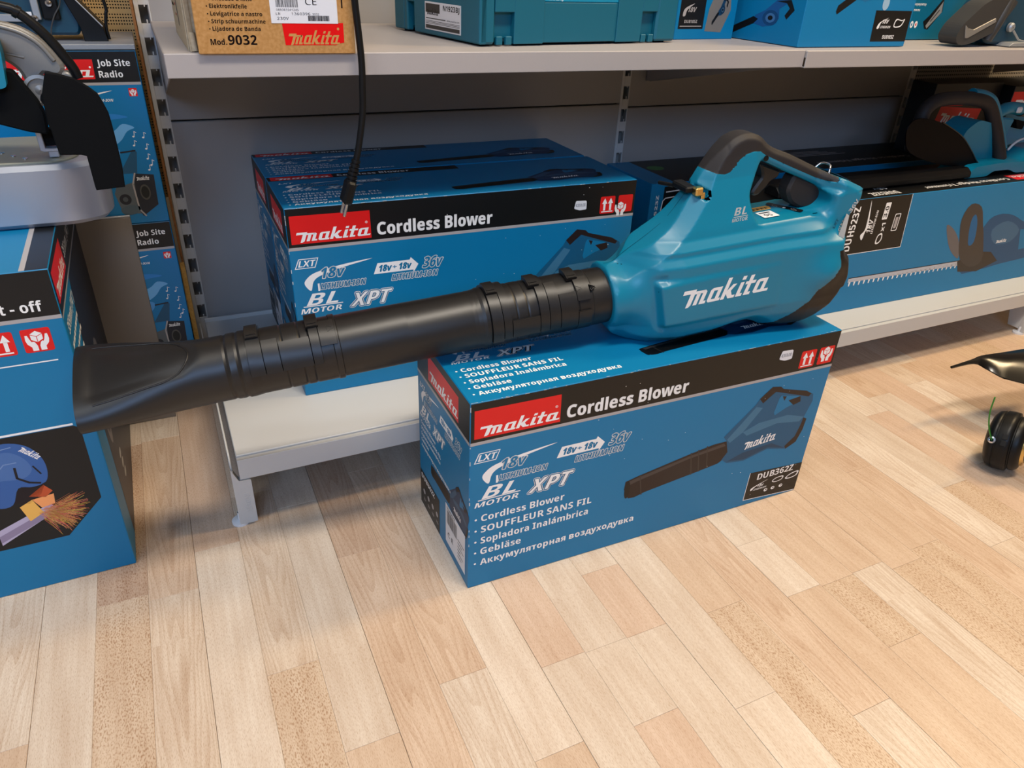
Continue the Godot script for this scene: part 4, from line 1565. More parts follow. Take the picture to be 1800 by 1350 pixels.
func make_upper_goods() -> void:
	# brown carton of a belt file, its sleeve sliding open at the left
	var t := thing("sander_carton", "brown cardboard carton with red mark and barcode label on the upper shelf", "carton", Vector3(0.0656, YU, -1.034))
	var st := begin()
	bevel_box(st, Vector3(0.0965, 0.11, -0.0015), Vector3(0.1935, 0.22, 0.003), 0.0008)
	bevel_box(st, Vector3(0.0985, 0.11, -0.0065), Vector3(0.189, 0.22, 0.003), 0.0008)
	obj("front_flap", st, M.kraft, t)
	st = begin()
	bevel_box(st, Vector3(0.092, 0.11, -0.165), Vector3(0.20, 0.22, 0.27), 0.001)
	obj("carton_board", st, M.kraft_lit, t)
	st = begin()
	bevel_box(st, Vector3(-0.009, 0.11, -0.148), Vector3(0.002, 0.22, 0.235), 0.0005)
	bevel_box(st, Vector3(-0.0035, 0.11, -0.028), Vector3(0.006, 0.22, 0.0022), 0.0004, Transform3D(Basis(Vector3.UP, 0.5), Vector3(0.011, 0, -0.002)))
	obj("side_flap", st, M.kraft_lit, t)
	st = begin()
	tube(st, [Vector3(-0.003, 0.001, -0.024), Vector3(-0.004, 0.022, -0.026)], 0.004, 10)
	obj("tape_end", st, M.kraft_lit, t)
	var k := Ink.new(self, Vector3.ZERO, Vector3.RIGHT, Vector3.UP)
	var ink := Color(0.10, 0.07, 0.05)
	var words := ["Ponceuse à lime", "Elektronikfeile", "Levigatrice a nastro", "Strip schuurmachine", "Lijadora de Banda"]
	var wide := [50.0, 43.0, 60.0, 63.0, 56.0]
	for i in 5:
		k.disc(16.5, 61.0 - 8.2 * i, 0.8, 0.8, ink, 1, 8)
		k.text(words[i], 19.5, 59.0 - 8.2 * i, 4.6, wide[i], ink, 1)
	k.text("Mod.", 15, 10.5, 6.6, 19, ink, 1)
	k.text("9032", 35.5, 10.5, 11.0, 34, ink, 1)
	k.flat([102, 35, 179, 36, 179, 13, 173, 12, 168, 10, 104, 10], RED, 1)
	k.word_mark(107, 11.0, 10.5, 66, Color(0.76, 0.56, 0.33), 2)
	k.disc(172, 29, 1.6, 1.6, Color(0.76, 0.56, 0.33), 2, 12)
	k.rect(178, 53, 1.8, 30, ink, 1)
	print_part(k, "front_print", t, M.ink_matte)
	st = begin()
	bevel_box(st, Vector3(0.131, 0.072, 0.0004), Vector3(0.083, 0.074, 0.0003), 0.0001)
	var lab := obj("barcode_label", st, M.white_label, t)
	lab.set_meta("label", "white barcode label")
	var b := Ink.new(self, Vector3(0, 0, 0.00055), Vector3.RIGHT, Vector3.UP)
	var rng := RandomNumberGenerator.new()
	rng.seed = 3
	var x := 97.0
	while x < 123.0:
		var w := rng.randf_range(0.25, 0.8)
		b.rect(x, 53, w, 26, ink, 1)
		x += w + rng.randf_range(0.3, 0.8)
	b.text("088381041245", 97, 49, 2.4, 27, ink, 1, "mono")
	b.text("1360396", 115, 44.5, 2.8, 23, ink, 1, "mono")
	b.text("9032", 141, 44.5, 2.4, 8, ink, 1, "mono")
	b.text("LN", 96, 44.5, 2.6, 5, ink, 1, "mono")
	b.text("230V", 97, 39, 3.2, 14, ink, 1, "mono")
	b.text("CE", 133, 56, 7.5, 14, ink, 1, "plain")
	x = 135.0
	while x < 161.0:
		var w := rng.randf_range(0.3, 1.2)
		b.rect(x, 38, w, 6, ink, 1)
		x += w + rng.randf_range(0.15, 0.5)
	print_part(b, "label_print", lab, M.ink_matte)
	var s := Ink.new(self, Vector3(-0.0101, 0, 0), Vector3(0, 0, 1), Vector3.UP)
	for i in 6:
		s.rect(-240, 40 + 12.0 * i, 34, 4, ink, 1)
		s.rect(-190 + 7 * (i % 2), 30 + 13.0 * i, 20, 3, Color(0.6, 0.2, 0.18), 1)
	s.rect(-150, 20, 12, 40, ink.lightened(0.3), 1)
	print_part(s, "side_print", t, M.ink_matte)
	tool_case()
	small_blower_cartons()
	chainsaw()

func tool_case() -> void:
	var t := thing("tool_case", "teal plastic stackable tool case with white label on the upper shelf", "case", Vector3(0.4648, YU + 0.003, -1.1014), 8.5)
	var H := 0.165
	var L := 0.405
	var D := 0.29
	var st := begin()
	bevel_box(st, Vector3(L / 2, H / 2, -D / 2), Vector3(L - 0.022, H - 0.004, D - 0.022), 0.006)
	obj("shell", st, M.case_teal, t)
	# raised wall panels leave the latch slots open
	for q in [[0.0, 0.027, 0.0, H], [0.027, 0.062, 0.044, H], [0.062, 0.117, 0.0, H], [0.268, 0.322, 0.0, H], [0.322, 0.357, 0.046, H], [0.357, L, 0.0, H]]:
		st = begin()
		bevel_box(st, Vector3((q[0] + q[1]) / 2, (q[2] + q[3]) / 2, -0.0065), Vector3(q[1] - q[0] + 0.0004, q[3] - q[2], 0.013), 0.0035 if q[0] < 0.01 or q[1] > 0.4 else 0.0008)
		obj("wall_panel", st, M.case_teal, t)
	st = begin()
	bevel_box(st, Vector3(0.1925, 0.0295, -0.0085), Vector3(0.151, 0.057, 0.013), 0.001)
	obj("front_panel", st, M.case_teal, t)
	st = begin()
	bevel_box(st, Vector3(0.1925, 0.112, -0.0085), Vector3(0.151, 0.107, 0.013), 0.001)
	var band := obj("cyan_band", st, M.case_band, t)
	var k := Ink.new(self, Vector3(0, 0, -0.002), Vector3.RIGHT, Vector3.UP)
	k.text("N1923BJ", 126, 61, 6, 27, PAPER, 1)
	print_part(k, "case_code", band)
	for q in [[-D, -0.252], [-0.252, -0.240], [-0.215, 0.0]]:
		st = begin()
		bevel_box(st, Vector3(0.0065, H / 2, (q[0] + q[1]) / 2), Vector3(0.013, H, q[1] - q[0]), 0.002)
		obj("wall_panel", st, M.case_teal, t)
	st = begin()
	bevel_box(st, Vector3(0.0065, 0.045 + (H - 0.045) / 2, -0.2275), Vector3(0.013, H - 0.045, 0.026), 0.001)
	obj("wall_panel", st, M.case_teal, t)
	for q in [0.036, 0.053, 0.331, 0.348]:
		st = begin()
		bevel_box(st, Vector3(q, 0.005, -0.004), Vector3(0.011, 0.012, 0.007), 0.001)
		obj("stacking_lug", st, M.case_teal, t)
	for q in [[0.03, -0.03], [0.375, -0.03], [0.03, -0.26], [0.375, -0.26]]:
		st = begin()
		bevel_box(st, Vector3(q[0], 0.0, q[1]), Vector3(0.04, 0.006, 0.03), 0.001)
		obj("foot", st, M.black_matte, t)
	st = begin()
	bevel_box(st, Vector3(-0.0003, 0.028, -0.115), Vector3(0.0006, 0.041, 0.118), 0.0002)
	var lab := obj("maker_label", st, M.white_label, t)
	lab.set_meta("label", "white printed maker label")
	var b := Ink.new(self, Vector3(-0.0006, 0, 0), Vector3(0, 0, 1), Vector3.UP)
	b.rect(-171, 33, 48, 13, INKK.lightened(0.15), 1)
	b.word_mark(-168, 30, 6, 40, INKK, 2)
	b.text("N1923BJ", -112, 38, 7.5, 52, INKK, 1)
	b.rect(-170, 24, 66, 1.2, INKK, 1)
	b.text("www.makita.com", -100, 23.5, 2.6, 40, INKK, 1, "plain")
	for i in 3:
		b.rect(-171, 20.5 - 1.8 * i, 112, 0.6, INKK, 1)
	b.rect(-171, 9.5, 112, 5.5, INKK.lightened(0.15), 1)
	print_part(b, "label_print", lab)

func gun_print(k: Ink, body: Color, dark: Color) -> void:
	# compact blower in profile: nozzle to the lower left; about 100 wide, 70 tall
	k.flat([0, 4, 3, 0, 40, 22, 46, 30, 38, 34, 2, 12], dark, 2)
	k.flat([40, 22, 56, 18, 70, 22, 80, 34, 78, 50, 92, 62, 88, 72, 74, 66, 56, 46, 40, 36], body, 2)
	k.disc(66, 34, 13, 13, body.darkened(0.2), 3)
	k.disc(66, 34, 8, 8, body.lightened(0.15), 4)
	k.disc(66, 34, 4, 4, dark, 5)
	k.flat([72, 62, 94, 66, 102, 50, 92, 34, 88, 40, 94, 52, 88, 60], dark, 3)

func small_blower_cartons() -> void:
	var g := ""
	var t := thing("small_blower_carton", "bright blue carton with black code label at the upper shelf joint", "carton", Vector3(1.079, YU, -1.081), 2.0, g)
	carton_box(t, Vector3(0.288, 0.2, 0.19), mat(Color(0.0, 0.455, 0.65), 0.42, 0.0, 0.45))
	var k := Ink.new(self, Vector3.ZERO, Vector3.RIGHT, Vector3.UP)
	k.flat([187, 9, 183, 62, 284, 62, 287, 9], INKK, 1)
	k.poly(curve2(v2([196, 32, 202, 42, 224, 50, 206, 42, 202, 32]), 4, true), PAPER, 2)
	k.text("18V", 207, 40, 7, 17, PAPER, 2, "bold", 0.3)
	k.text("LITHIUM-ION", 205, 32, 4, 28, PAPER, 2, "bold", 0.3)
	k.poly(curve2(v2([242, 36, 246, 48, 262, 46, 270, 48, 264, 36, 250, 33]), 4, true), PAPER, 2)
	k.poly(curve2(v2([244, 37, 248, 46, 262, 44.5, 267, 46, 262, 37.5, 250, 35]), 4, true), INKK, 3)
	k.text("DUB185Z", 219, 13.5, 6.5, 32, PAPER, 2)
	k.t = Transform2D(Vector2(1.25, 0), Vector2(0, 1.2), Vector2(77, 54))
	gun_print(k, Color(0.13, 0.42, 0.60), Color(0.06, 0.06, 0.07))
	k.t = Transform2D.IDENTITY
	k.disc(205, 74, 9, 12, Color(0.6, 0.72, 0.8), 1)
	k.rect(40, 88, 60, 3, PAPER, 1)
	print_part(k, "front_print", t)
	var s := Ink.new(self, Vector3.ZERO, Vector3(0, 0, 1), Vector3.UP)
	s.t = Transform2D(Vector2(1.55, 0), Vector2(0, 1.0), Vector2(-182, 8))
	gun_print(s, Color(0.10, 0.33, 0.56), Color(0.05, 0.05, 0.06))
	s.t = Transform2D.IDENTITY
	for i in 3:
		s.rect(-170, 84 - 7 * i, 60 - 14 * i, 3, PAPER, 1)
	print_part(s, "side_print", t)
	t = thing("small_blower_carton", "dim blue carton with framed tool picture right beside the teal case", "carton", Vector3(0.90, YU, -1.21), 6.0, g)
	carton_box(t, Vector3(0.15, 0.2, 0.2), mat(Color(0.0, 0.455, 0.65), 0.45, 0.0, 0.4))
	k = Ink.new(self, Vector3.ZERO, Vector3.RIGHT, Vector3.UP)
	k.rect(6, 18, 62, 62, INKK, 1)
	k.poly(curve2(v2([14, 40, 18, 52, 40, 60, 24, 50, 20, 40]), 4, true), SILVER, 2)
	k.text("18V", 24, 46, 8, 20, SILVER, 2, "bold", 0.3)
	k.text("DUB185Z", 20, 28, 5, 32, SILVER, 2)
	k.rect(10, 22, 54, 1.2, SILVER, 2)
	k.flat([74, 14, 78, 52, 92, 84, 128, 84, 134, 50, 116, 12], Color(0.46, 0.44, 0.42), 1)
	k.t = Transform2D(Vector2(0.42, 0.14), Vector2(-0.14, 0.5), Vector2(90, 24))
	gun_print(k, Color(0.08, 0.22, 0.34), Color(0.05, 0.05, 0.06))
	print_part(k, "front_print", t)
	# teal chainsaw carton further right
	t = thing("chainsaw_carton", "teal blue carton with white lines of text behind the black chainsaw", "carton", Vector3(1.50, YU, -1.215), 3.0)
	carton_box(t, Vector3(0.45, 0.22, 0.2), mat(Color(0.0, 0.40, 0.52), 0.45, 0.0, 0.4))
	k = Ink.new(self, Vector3.ZERO, Vector3.RIGHT, Vector3.UP)
	for i in 3:
		k.text(["пильный", "аккумулятор", "и пила"][i], 20 - 2 * i, 78 - 11.0 * i, 5, [34.0, 42.0, 28.0][i], PAPER, 1)
	k.flat([66, 36, 76, 22, 88, 20, 122, 56, 116, 84, 82, 48], Color(0.06, 0.06, 0.07), 1)
	k.flat([78, 28, 84, 22, 120, 54, 116, 76], Color(0.55, 0.55, 0.54), 2)
	k.flat([88, 36, 92, 36, 112, 58, 110, 60], Color(0.25, 0.25, 0.25), 3)
	for i in 2:
		k.disc(30 + 14 * i, 30, 5, 7, PAPER, 1)
		k.disc(30 + 14 * i, 30, 2, 3, RED if i else BLUE, 2)
	print_part(k, "front_print", t)

func chainsaw() -> void:
	var t := thing("chainsaw", "black chainsaw resting on the end of the upper shelf", "chainsaw", Vector3(1.49, YU, -1.09))
	var st := begin()
	# sprocket cover: long rounded wedge rising to the right
	extrude(st, rounded(v2([0.004, 0.018, 0.016, 0.004, 0.036, 0.003, 0.062, 0.008, 0.125, 0.030, 0.165, 0.085, 0.10, 0.093, 0.062, 0.079, 0.014, 0.040], 1.0), 0.012), -0.03, 0.012, Transform3D.IDENTITY, 0.006)
	obj("sprocket_cover", st, M.grey_plastic, t)
	st = begin()
	extrude(st, rounded(v2([0.022, 0.040, 0.032, 0.016, 0.040, 0.016, 0.112, 0.046, 0.108, 0.054, 0.05, 0.032, 0.034, 0.034], 1.0), 0.003), 0.0105, 0.0135, Transform3D.IDENTITY, 0.001)
	obj("moulded_ridge", st, M.cast, t)
	st = begin()
	extrude(st, rounded(v2([0.11, 0.02, 0.135, 0.003, 0.26, 0.003, 0.27, 0.10, 0.16, 0.12, 0.12, 0.07], 1.0), 0.012), -0.085, -0.006, Transform3D.IDENTITY, 0.006)
	obj("motor_body", st, M.teal_dark, t)
	st = begin()
	tube(st, curve([Vector3(0.118, 0.012, 0.0), Vector3(0.128, 0.05, 0.006), Vector3(0.15, 0.1, 0.0), Vector3(0.19, 0.15, -0.03)], 5), 0.011, 10)
	obj("front_handle", st, M.grey_plastic, t)
	st = begin()
	lathe(st, [[0.001, 0.0], [0.009, 0.0], [0.009, 0.006], [0.006, 0.009], [0.001, 0.009]], 16, Transform3D(Basis(Vector3(1, 0, 0), Vector3(0, 0, 1), Vector3(0, -1, 0)), Vector3(0.185, 0.036, -0.004)))
	obj("tension_knob", st, M.galv, t)
	st = begin()
	tube(st, [Vector3(0.19, 0.03, 0.004), Vector3(0.215, 0.012, 0.006), Vector3(0.26, 0.005, 0.01)], 0.0022, 8)
	obj("bail_wire", st, M.galv, t)
	st = begin()
	extrude(st, rounded(v2([0.17, 0.0005, 0.30, 0.0005, 0.30, 0.010, 0.18, 0.008], 1.0), 0.002), -0.06, 0.02, Transform3D.IDENTITY, 0.001)
	obj("base_plate", st, M.galv, t)

# ------------------------------------------------------------------ left: cut-off saw on its carton, radio cartons, display board
func make_left_goods() -> void:
	var t := thing("saw_carton", "tall blue carton with sparking saw picture at the picture's left edge", "carton", Vector3(-0.643, 0, -0.9387), 0.6)
	carton_box(t, Vector3(0.5, 0.467, 0.40), mat(BLUE, 0.42, 0.0, 0.45))
	var k := Ink.new(self, Vector3(0.5, 0, 0), Vector3.RIGHT, Vector3.UP)
	k.rect(-498, 409, 497, 57, INKK, 0)
	k.rect(-499, 404, 498.5, 5, SILVER, 0)
	k.text("Cut - off", -82, 416, 13.5, 65, PAPER, 2)
	k.text(")", -72, 440, 13.5, 5, PAPER, 2)
	icon_hands(k, -48, 364, 31)
	icon_up(k, -87, 364, 31)
	k.lines([-200, 350, -18, 350], 1.6, PAPER, 1)
	k.rect(-499, 254, 475, 3, PAPER, 1)
	k.flat([-300, 253, -24, 253, -17, 248, -18, 132, -69, 80, -300, 80], Color(0.07, 0.055, 0.06), 1)
	var steel := Color(0.20, 0.36, 0.60)
	k.poly(curve2(v2([-158, 205, -148, 226, -128, 240, -104, 245, -82, 236, -70, 216, -68, 194, -74, 176, -90, 172, -106, 174, -118, 150, -136, 150, -152, 172]), 4, true), steel, 2)
	k.poly(curve2(v2([-140, 208, -128, 226, -106, 232, -90, 220, -84, 200, -96, 188, -118, 190, -134, 192]), 4, true), steel.lightened(0.10), 3)
	k.lines([-152, 200, -140, 222, -118, 236, -98, 238], 1.2, steel.lightened(0.35), 4)
	k.lines([-126, 200, -112, 214, -98, 214], 1.4, steel.lightened(0.3), 4)
	k.lines([-102, 206, -103, 190, -92, 180, -80, 176], 3.0, Color(0.05, 0.06, 0.10), 4)
	k.lines([-82, 204, -76, 190], 2.0, Color(0.05, 0.06, 0.10), 4)
	k.flat([-116, 152, -106, 172, -88, 170, -74, 176, -84, 158, -100, 146], Color(0.05, 0.045, 0.05), 4)
	k.word_mark(-92, 232, 6.0, 26, PAPER, 5, -48)
	k.flat([-146, 112, -78, 140, -69, 128, -146, 88], Color(0.70, 0.66, 0.76), 2)
	k.flat([-146, 103, -80, 132, -74, 124, -146, 92], Color(0.55, 0.50, 0.60), 3)
	k.flat([-112, 144, -96, 152, -88, 128, -106, 118], Color(0.92, 0.70, 0.34), 4)
	k.flat([-96, 152, -70, 155, -72, 139, -88, 136], Color(0.95, 0.62, 0.38), 4)
	k.flat([-98, 158, -78, 172, -70, 160, -80, 152], Color(0.75, 0.32, 0.18), 4)
	var rng := RandomNumberGenerator.new()
	rng.seed = 12
	for i in 420:
		var a := rng.randf_range(-1.25, 0.45)
		var d := Vector2(cos(a), sin(a))
		var s := Vector2(-73, 133) + d * rng.randf_range(0, 12) + Vector2(rng.randf_range(-22, 2), rng.randf_range(-22, 4) * 0.6)
		var e := s + d * rng.randf_range(4, 40)
		if e.x < -20 and e.y > 84 and (e.y - 132.0) > (e.x + 18.0) * 1.02:
			k.line(PackedVector2Array([s, e]), rng.randf_range(0.18, 0.42), Color(0.90, 0.38 + 0.45 * rng.randf(), 0.28 + 0.2 * rng.randf()), 5)
	for i in 14:
		k.rect(-240 + rng.randf_range(0, 235), 0.3, rng.randf_range(2, 8), 0.9, Color(0.6, 0.5, 0.4), 3)
	print_part(k, "front_print", t)
	var s := Ink.new(self, Vector3(0.5, 0, 0), Vector3(0, 0, -1), Vector3.UP)
	s.rect(1, 405, 398, 61, INKK, 0)
	s.rect(1, 401, 398, 4, SILVER, 0)
	s.flat([10, 417, 152, 414, 150, 455, 10, 458], RED, 1)
	s.word_mark(20, 421, 12, 122, PAPER, 2)
	s.text("355mm  (14\")", 162, 422, 16, 120, PAPER, 2)
	s.flat([70, 2, 398, 2, 398, 400, 150, 400, 70, 250], Color(0.10, 0.13, 0.17), 1)
	s.text("355mm (14\")", 18, 372, 16, 118, PAPER, 2)
	for i in 5:  # lines of small print, too small to read
		var at := 18.0
		while at < 126.0 - 6 * i:
			var run := 9.0 + 7.0 * fposmod(at * 0.37 + i * 0.61, 1.0)
			s.rect(at, 352.0 - 20.0 * i, run, 6.5, PAPER, 2)
			at += run + 3.5
	for q in [[120, 205, 26, 62], [220, 205, 40, 66]]:
		s.disc(q[0], q[1], q[2], q[3], Color(0.42, 0.40, 0.40), 2)
		s.disc(q[0], q[1], q[2] * 0.7, q[3] * 0.7, Color(0.20, 0.21, 0.24), 3)
		s.disc(q[0], q[1], q[2] * 0.25, q[3] * 0.25, Color(0.5, 0.5, 0.5), 4)
	for i in 3:
		s.disc(160, 60 + 18 * i, 14, 6, Color(0.62, 0.62, 0.6), 2, 12)
	print_part(s, "side_print", t)
	var p := Ink.new(self, Vector3(0.5, 0.467, 0), Vector3.RIGHT, Vector3(0, 0, -1))
	p.flat([-24, 1, -1, 1, -1, 399, -24, 399], INKK, 1)
	p.flat([-30, 1, -24, 1, -24, 399, -30, 399], SILVER, 1)
	print_part(p, "top_print", t)
	cut_off_saw()
	for i in 2:
		var r := thing("radio_carton", ["upper blue and black radio carton beside the slotted upright", "lower radio carton in shade, under its twin"][i], "carton", Vector3(-0.306, 0.3865 if i == 0 else 0.117, -1.35))
		carton_box(r, Vector3(0.30, 0.2685, 0.22), mat(Color(0.0, 0.45, 0.66), 0.4, 0.0, 0.45))
		radio_print(r)
	var st := begin()
	t = thing("low_stand", "low dark stand under the radio cartons", "stand", Vector3(-0.212, 0, -1.465))
	bevel_box(st, Vector3(0, 0.107, 0), Vector3(0.42, 0.018, 0.21), 0.002)
	obj("stand_top", st, M.black_matte, t)
	for x in [-0.18, 0.18]:
		st = begin()
		bevel_box(st, Vector3(x, 0.049, 0), Vector3(0.02, 0.098, 0.18), 0.002)
		obj("stand_leg", st, M.black_matte, t)
	t = thing("grey_board", "narrow grey metal panel standing behind the saw carton", "panel", Vector3(-0.14, 0, -1.3468))
	st = begin()
	bevel_box(st, Vector3(0.0, 0.2, 0.0), Vector3(0.15, 0.4, 0.0045), 0.001)
	obj("sheet", st, mat(Color(0.47, 0.44, 0.41), 0.5), t)
	st = begin()
	bevel_box(st, Vector3(0.0, 0.4015, 0.0), Vector3(0.15, 0.003, 0.005), 0.0006)
	obj("folded_edge", st, M.galv, t)
	t = thing("display_board", "tan perforated display board behind the radio cartons", "board", Vector3(-0.62, 0.35, -1.63))
	uv_panel(t, "perforated_sheet", Vector3.ZERO, 0.625, 1.2, 0.026, M.cane)
	t = thing("side_ladder", "tan perforated strip between the radio cartons and the upright", "board", Vector3(0.0015, 0.0, -1.62))
	st = begin()
	for x in [0.0, 0.16]:
		bevel_box(st, Vector3(0, 0.6, x), Vector3(0.004, 1.2, 0.02), 0.0005)
	for i in 36:
		bevel_box(st, Vector3(0, 0.2 + 0.024 * i, 0.08), Vector3(0.004, 0.017, 0.15), 0.0005)
	obj("slotted_strip", st, paper(Color(0.58, 0.37, 0.20), 25), t)
	t = thing("wood_batten", "bare pine batten standing beside the slotted upright", "batten", Vector3(-0.0005, 0.0, -1.418))
	st = begin()
	bevel_box(st, Vector3(0, 0.14, 0), Vector3(0.0085, 0.28, 0.03), 0.001)
	obj("timber", st, M.batten, t)
	bench_machine()

func radio_print(r: Node3D) -> void:
	var k := Ink.new(self, Vector3(0.30, 0, 0), Vector3.RIGHT, Vector3.UP)
	k.rect(-299, 224, 298, 44, INKK, 0)
	k.rect(-299, 220, 298, 4, SILVER, 0)
	k.flat([-190, 229, -63, 229, -62, 257, -190, 257], RED, 1)
	k.word_mark(-180, 232, 10, 116, PAPER, 2)
	k.disc(-67, 246, 1.5, 1.5, PAPER, 2, 10)
	k.text("Job Site", -57, 247, 9.5, 46, PAPER, 2)
	k.text("Radio", -57, 231, 9.5, 33, PAPER, 2)
	icon_hands(k, -21, 203, 12)
	k.poly(curve2(v2([-110, 196, -80, 206, -44, 212, -84, 202]), 4, true), PAPER, 1)
	k.text("18V LITHIUM-ION", -94, 196, 4, 48, PAPER, 2, "bold", 0.25)
	var wave := Color(0.42, 0.68, 0.88)
	k.poly(curve2(v2([-150, 128, -110, 140, -76, 146, -54, 152, -40, 162, -24, 156, -36, 150, -50, 134, -80, 120, -130, 112]), 4, true), wave, 1)
	k.poly(curve2(v2([-150, 150, -100, 168, -60, 178, -30, 172, -60, 168, -100, 158]), 4, true), Color(0.16, 0.50, 0.78), 1)
	k.poly(curve2(v2([-100, 110, -70, 126, -52, 122, -62, 106]), 4, true), Color(0.30, 0.58, 0.82), 2)
	for q in [[-28, 142], [-30, 128], [-14, 140], [-13, 122], [-14, 106], [-10, 96], [-15, 88]]:
		k.disc(q[0], q[1], 1.8, 1.4, PAPER, 2, 8)
		k.lines([q[0] + 1.4, q[1], q[0] + 2.0, q[1] + 8, q[0] + 5.0, q[1] + 6], 0.8, PAPER, 2)
	# the radio: cage corners, body, speakers
	var dk := Color(0.12, 0.15, 0.17)
	k.flat([-74, 52, -70, 62, -40, 70, -34, 62, -36, 16, -68, 20], Color(0.35, 0.38, 0.40), 2)
	k.flat([-40, 84, -10, 80, -12, 30, -38, 12, -44, 26], dk, 3)
	k.flat([-60, 84, -34, 122, -28, 118, -34, 84], Color(0.12, 0.32, 0.44), 2)
	k.lines([-52, 118, -30, 120], 2.4, dk, 3)
	k.lines([-38, 84, -44, 66, -42, 24, -34, 12], 2.4, SILVER, 4)
	k.disc(-28, 52, 8, 13, Color(0.30, 0.30, 0.28), 4)
	k.disc(-28, 52, 6, 10, Color(0.08, 0.09, 0.09), 5)
	k.disc(-60, 42, 9, 9, dk, 3)
	k.disc(-60, 42, 4, 4, Color(0.3, 0.33, 0.35), 4)
	k.word_mark(-38, 72, 4.5, 20, PAPER, 5)
	k.poly(curve2(v2([-70, 26, -56, 32, -40, 28, -46, 18, -64, 16]), 4, true), Color(0.30, 0.36, 0.40), 4)
	print_part(k, "front_print", r)
	var p := Ink.new(self, Vector3(0.30, 0.2685, 0), Vector3.RIGHT, Vector3(0, 0, -1))
	p.rect(-299, 1, 298, 216, INKK, 0)
	print_part(p, "top_print", r)

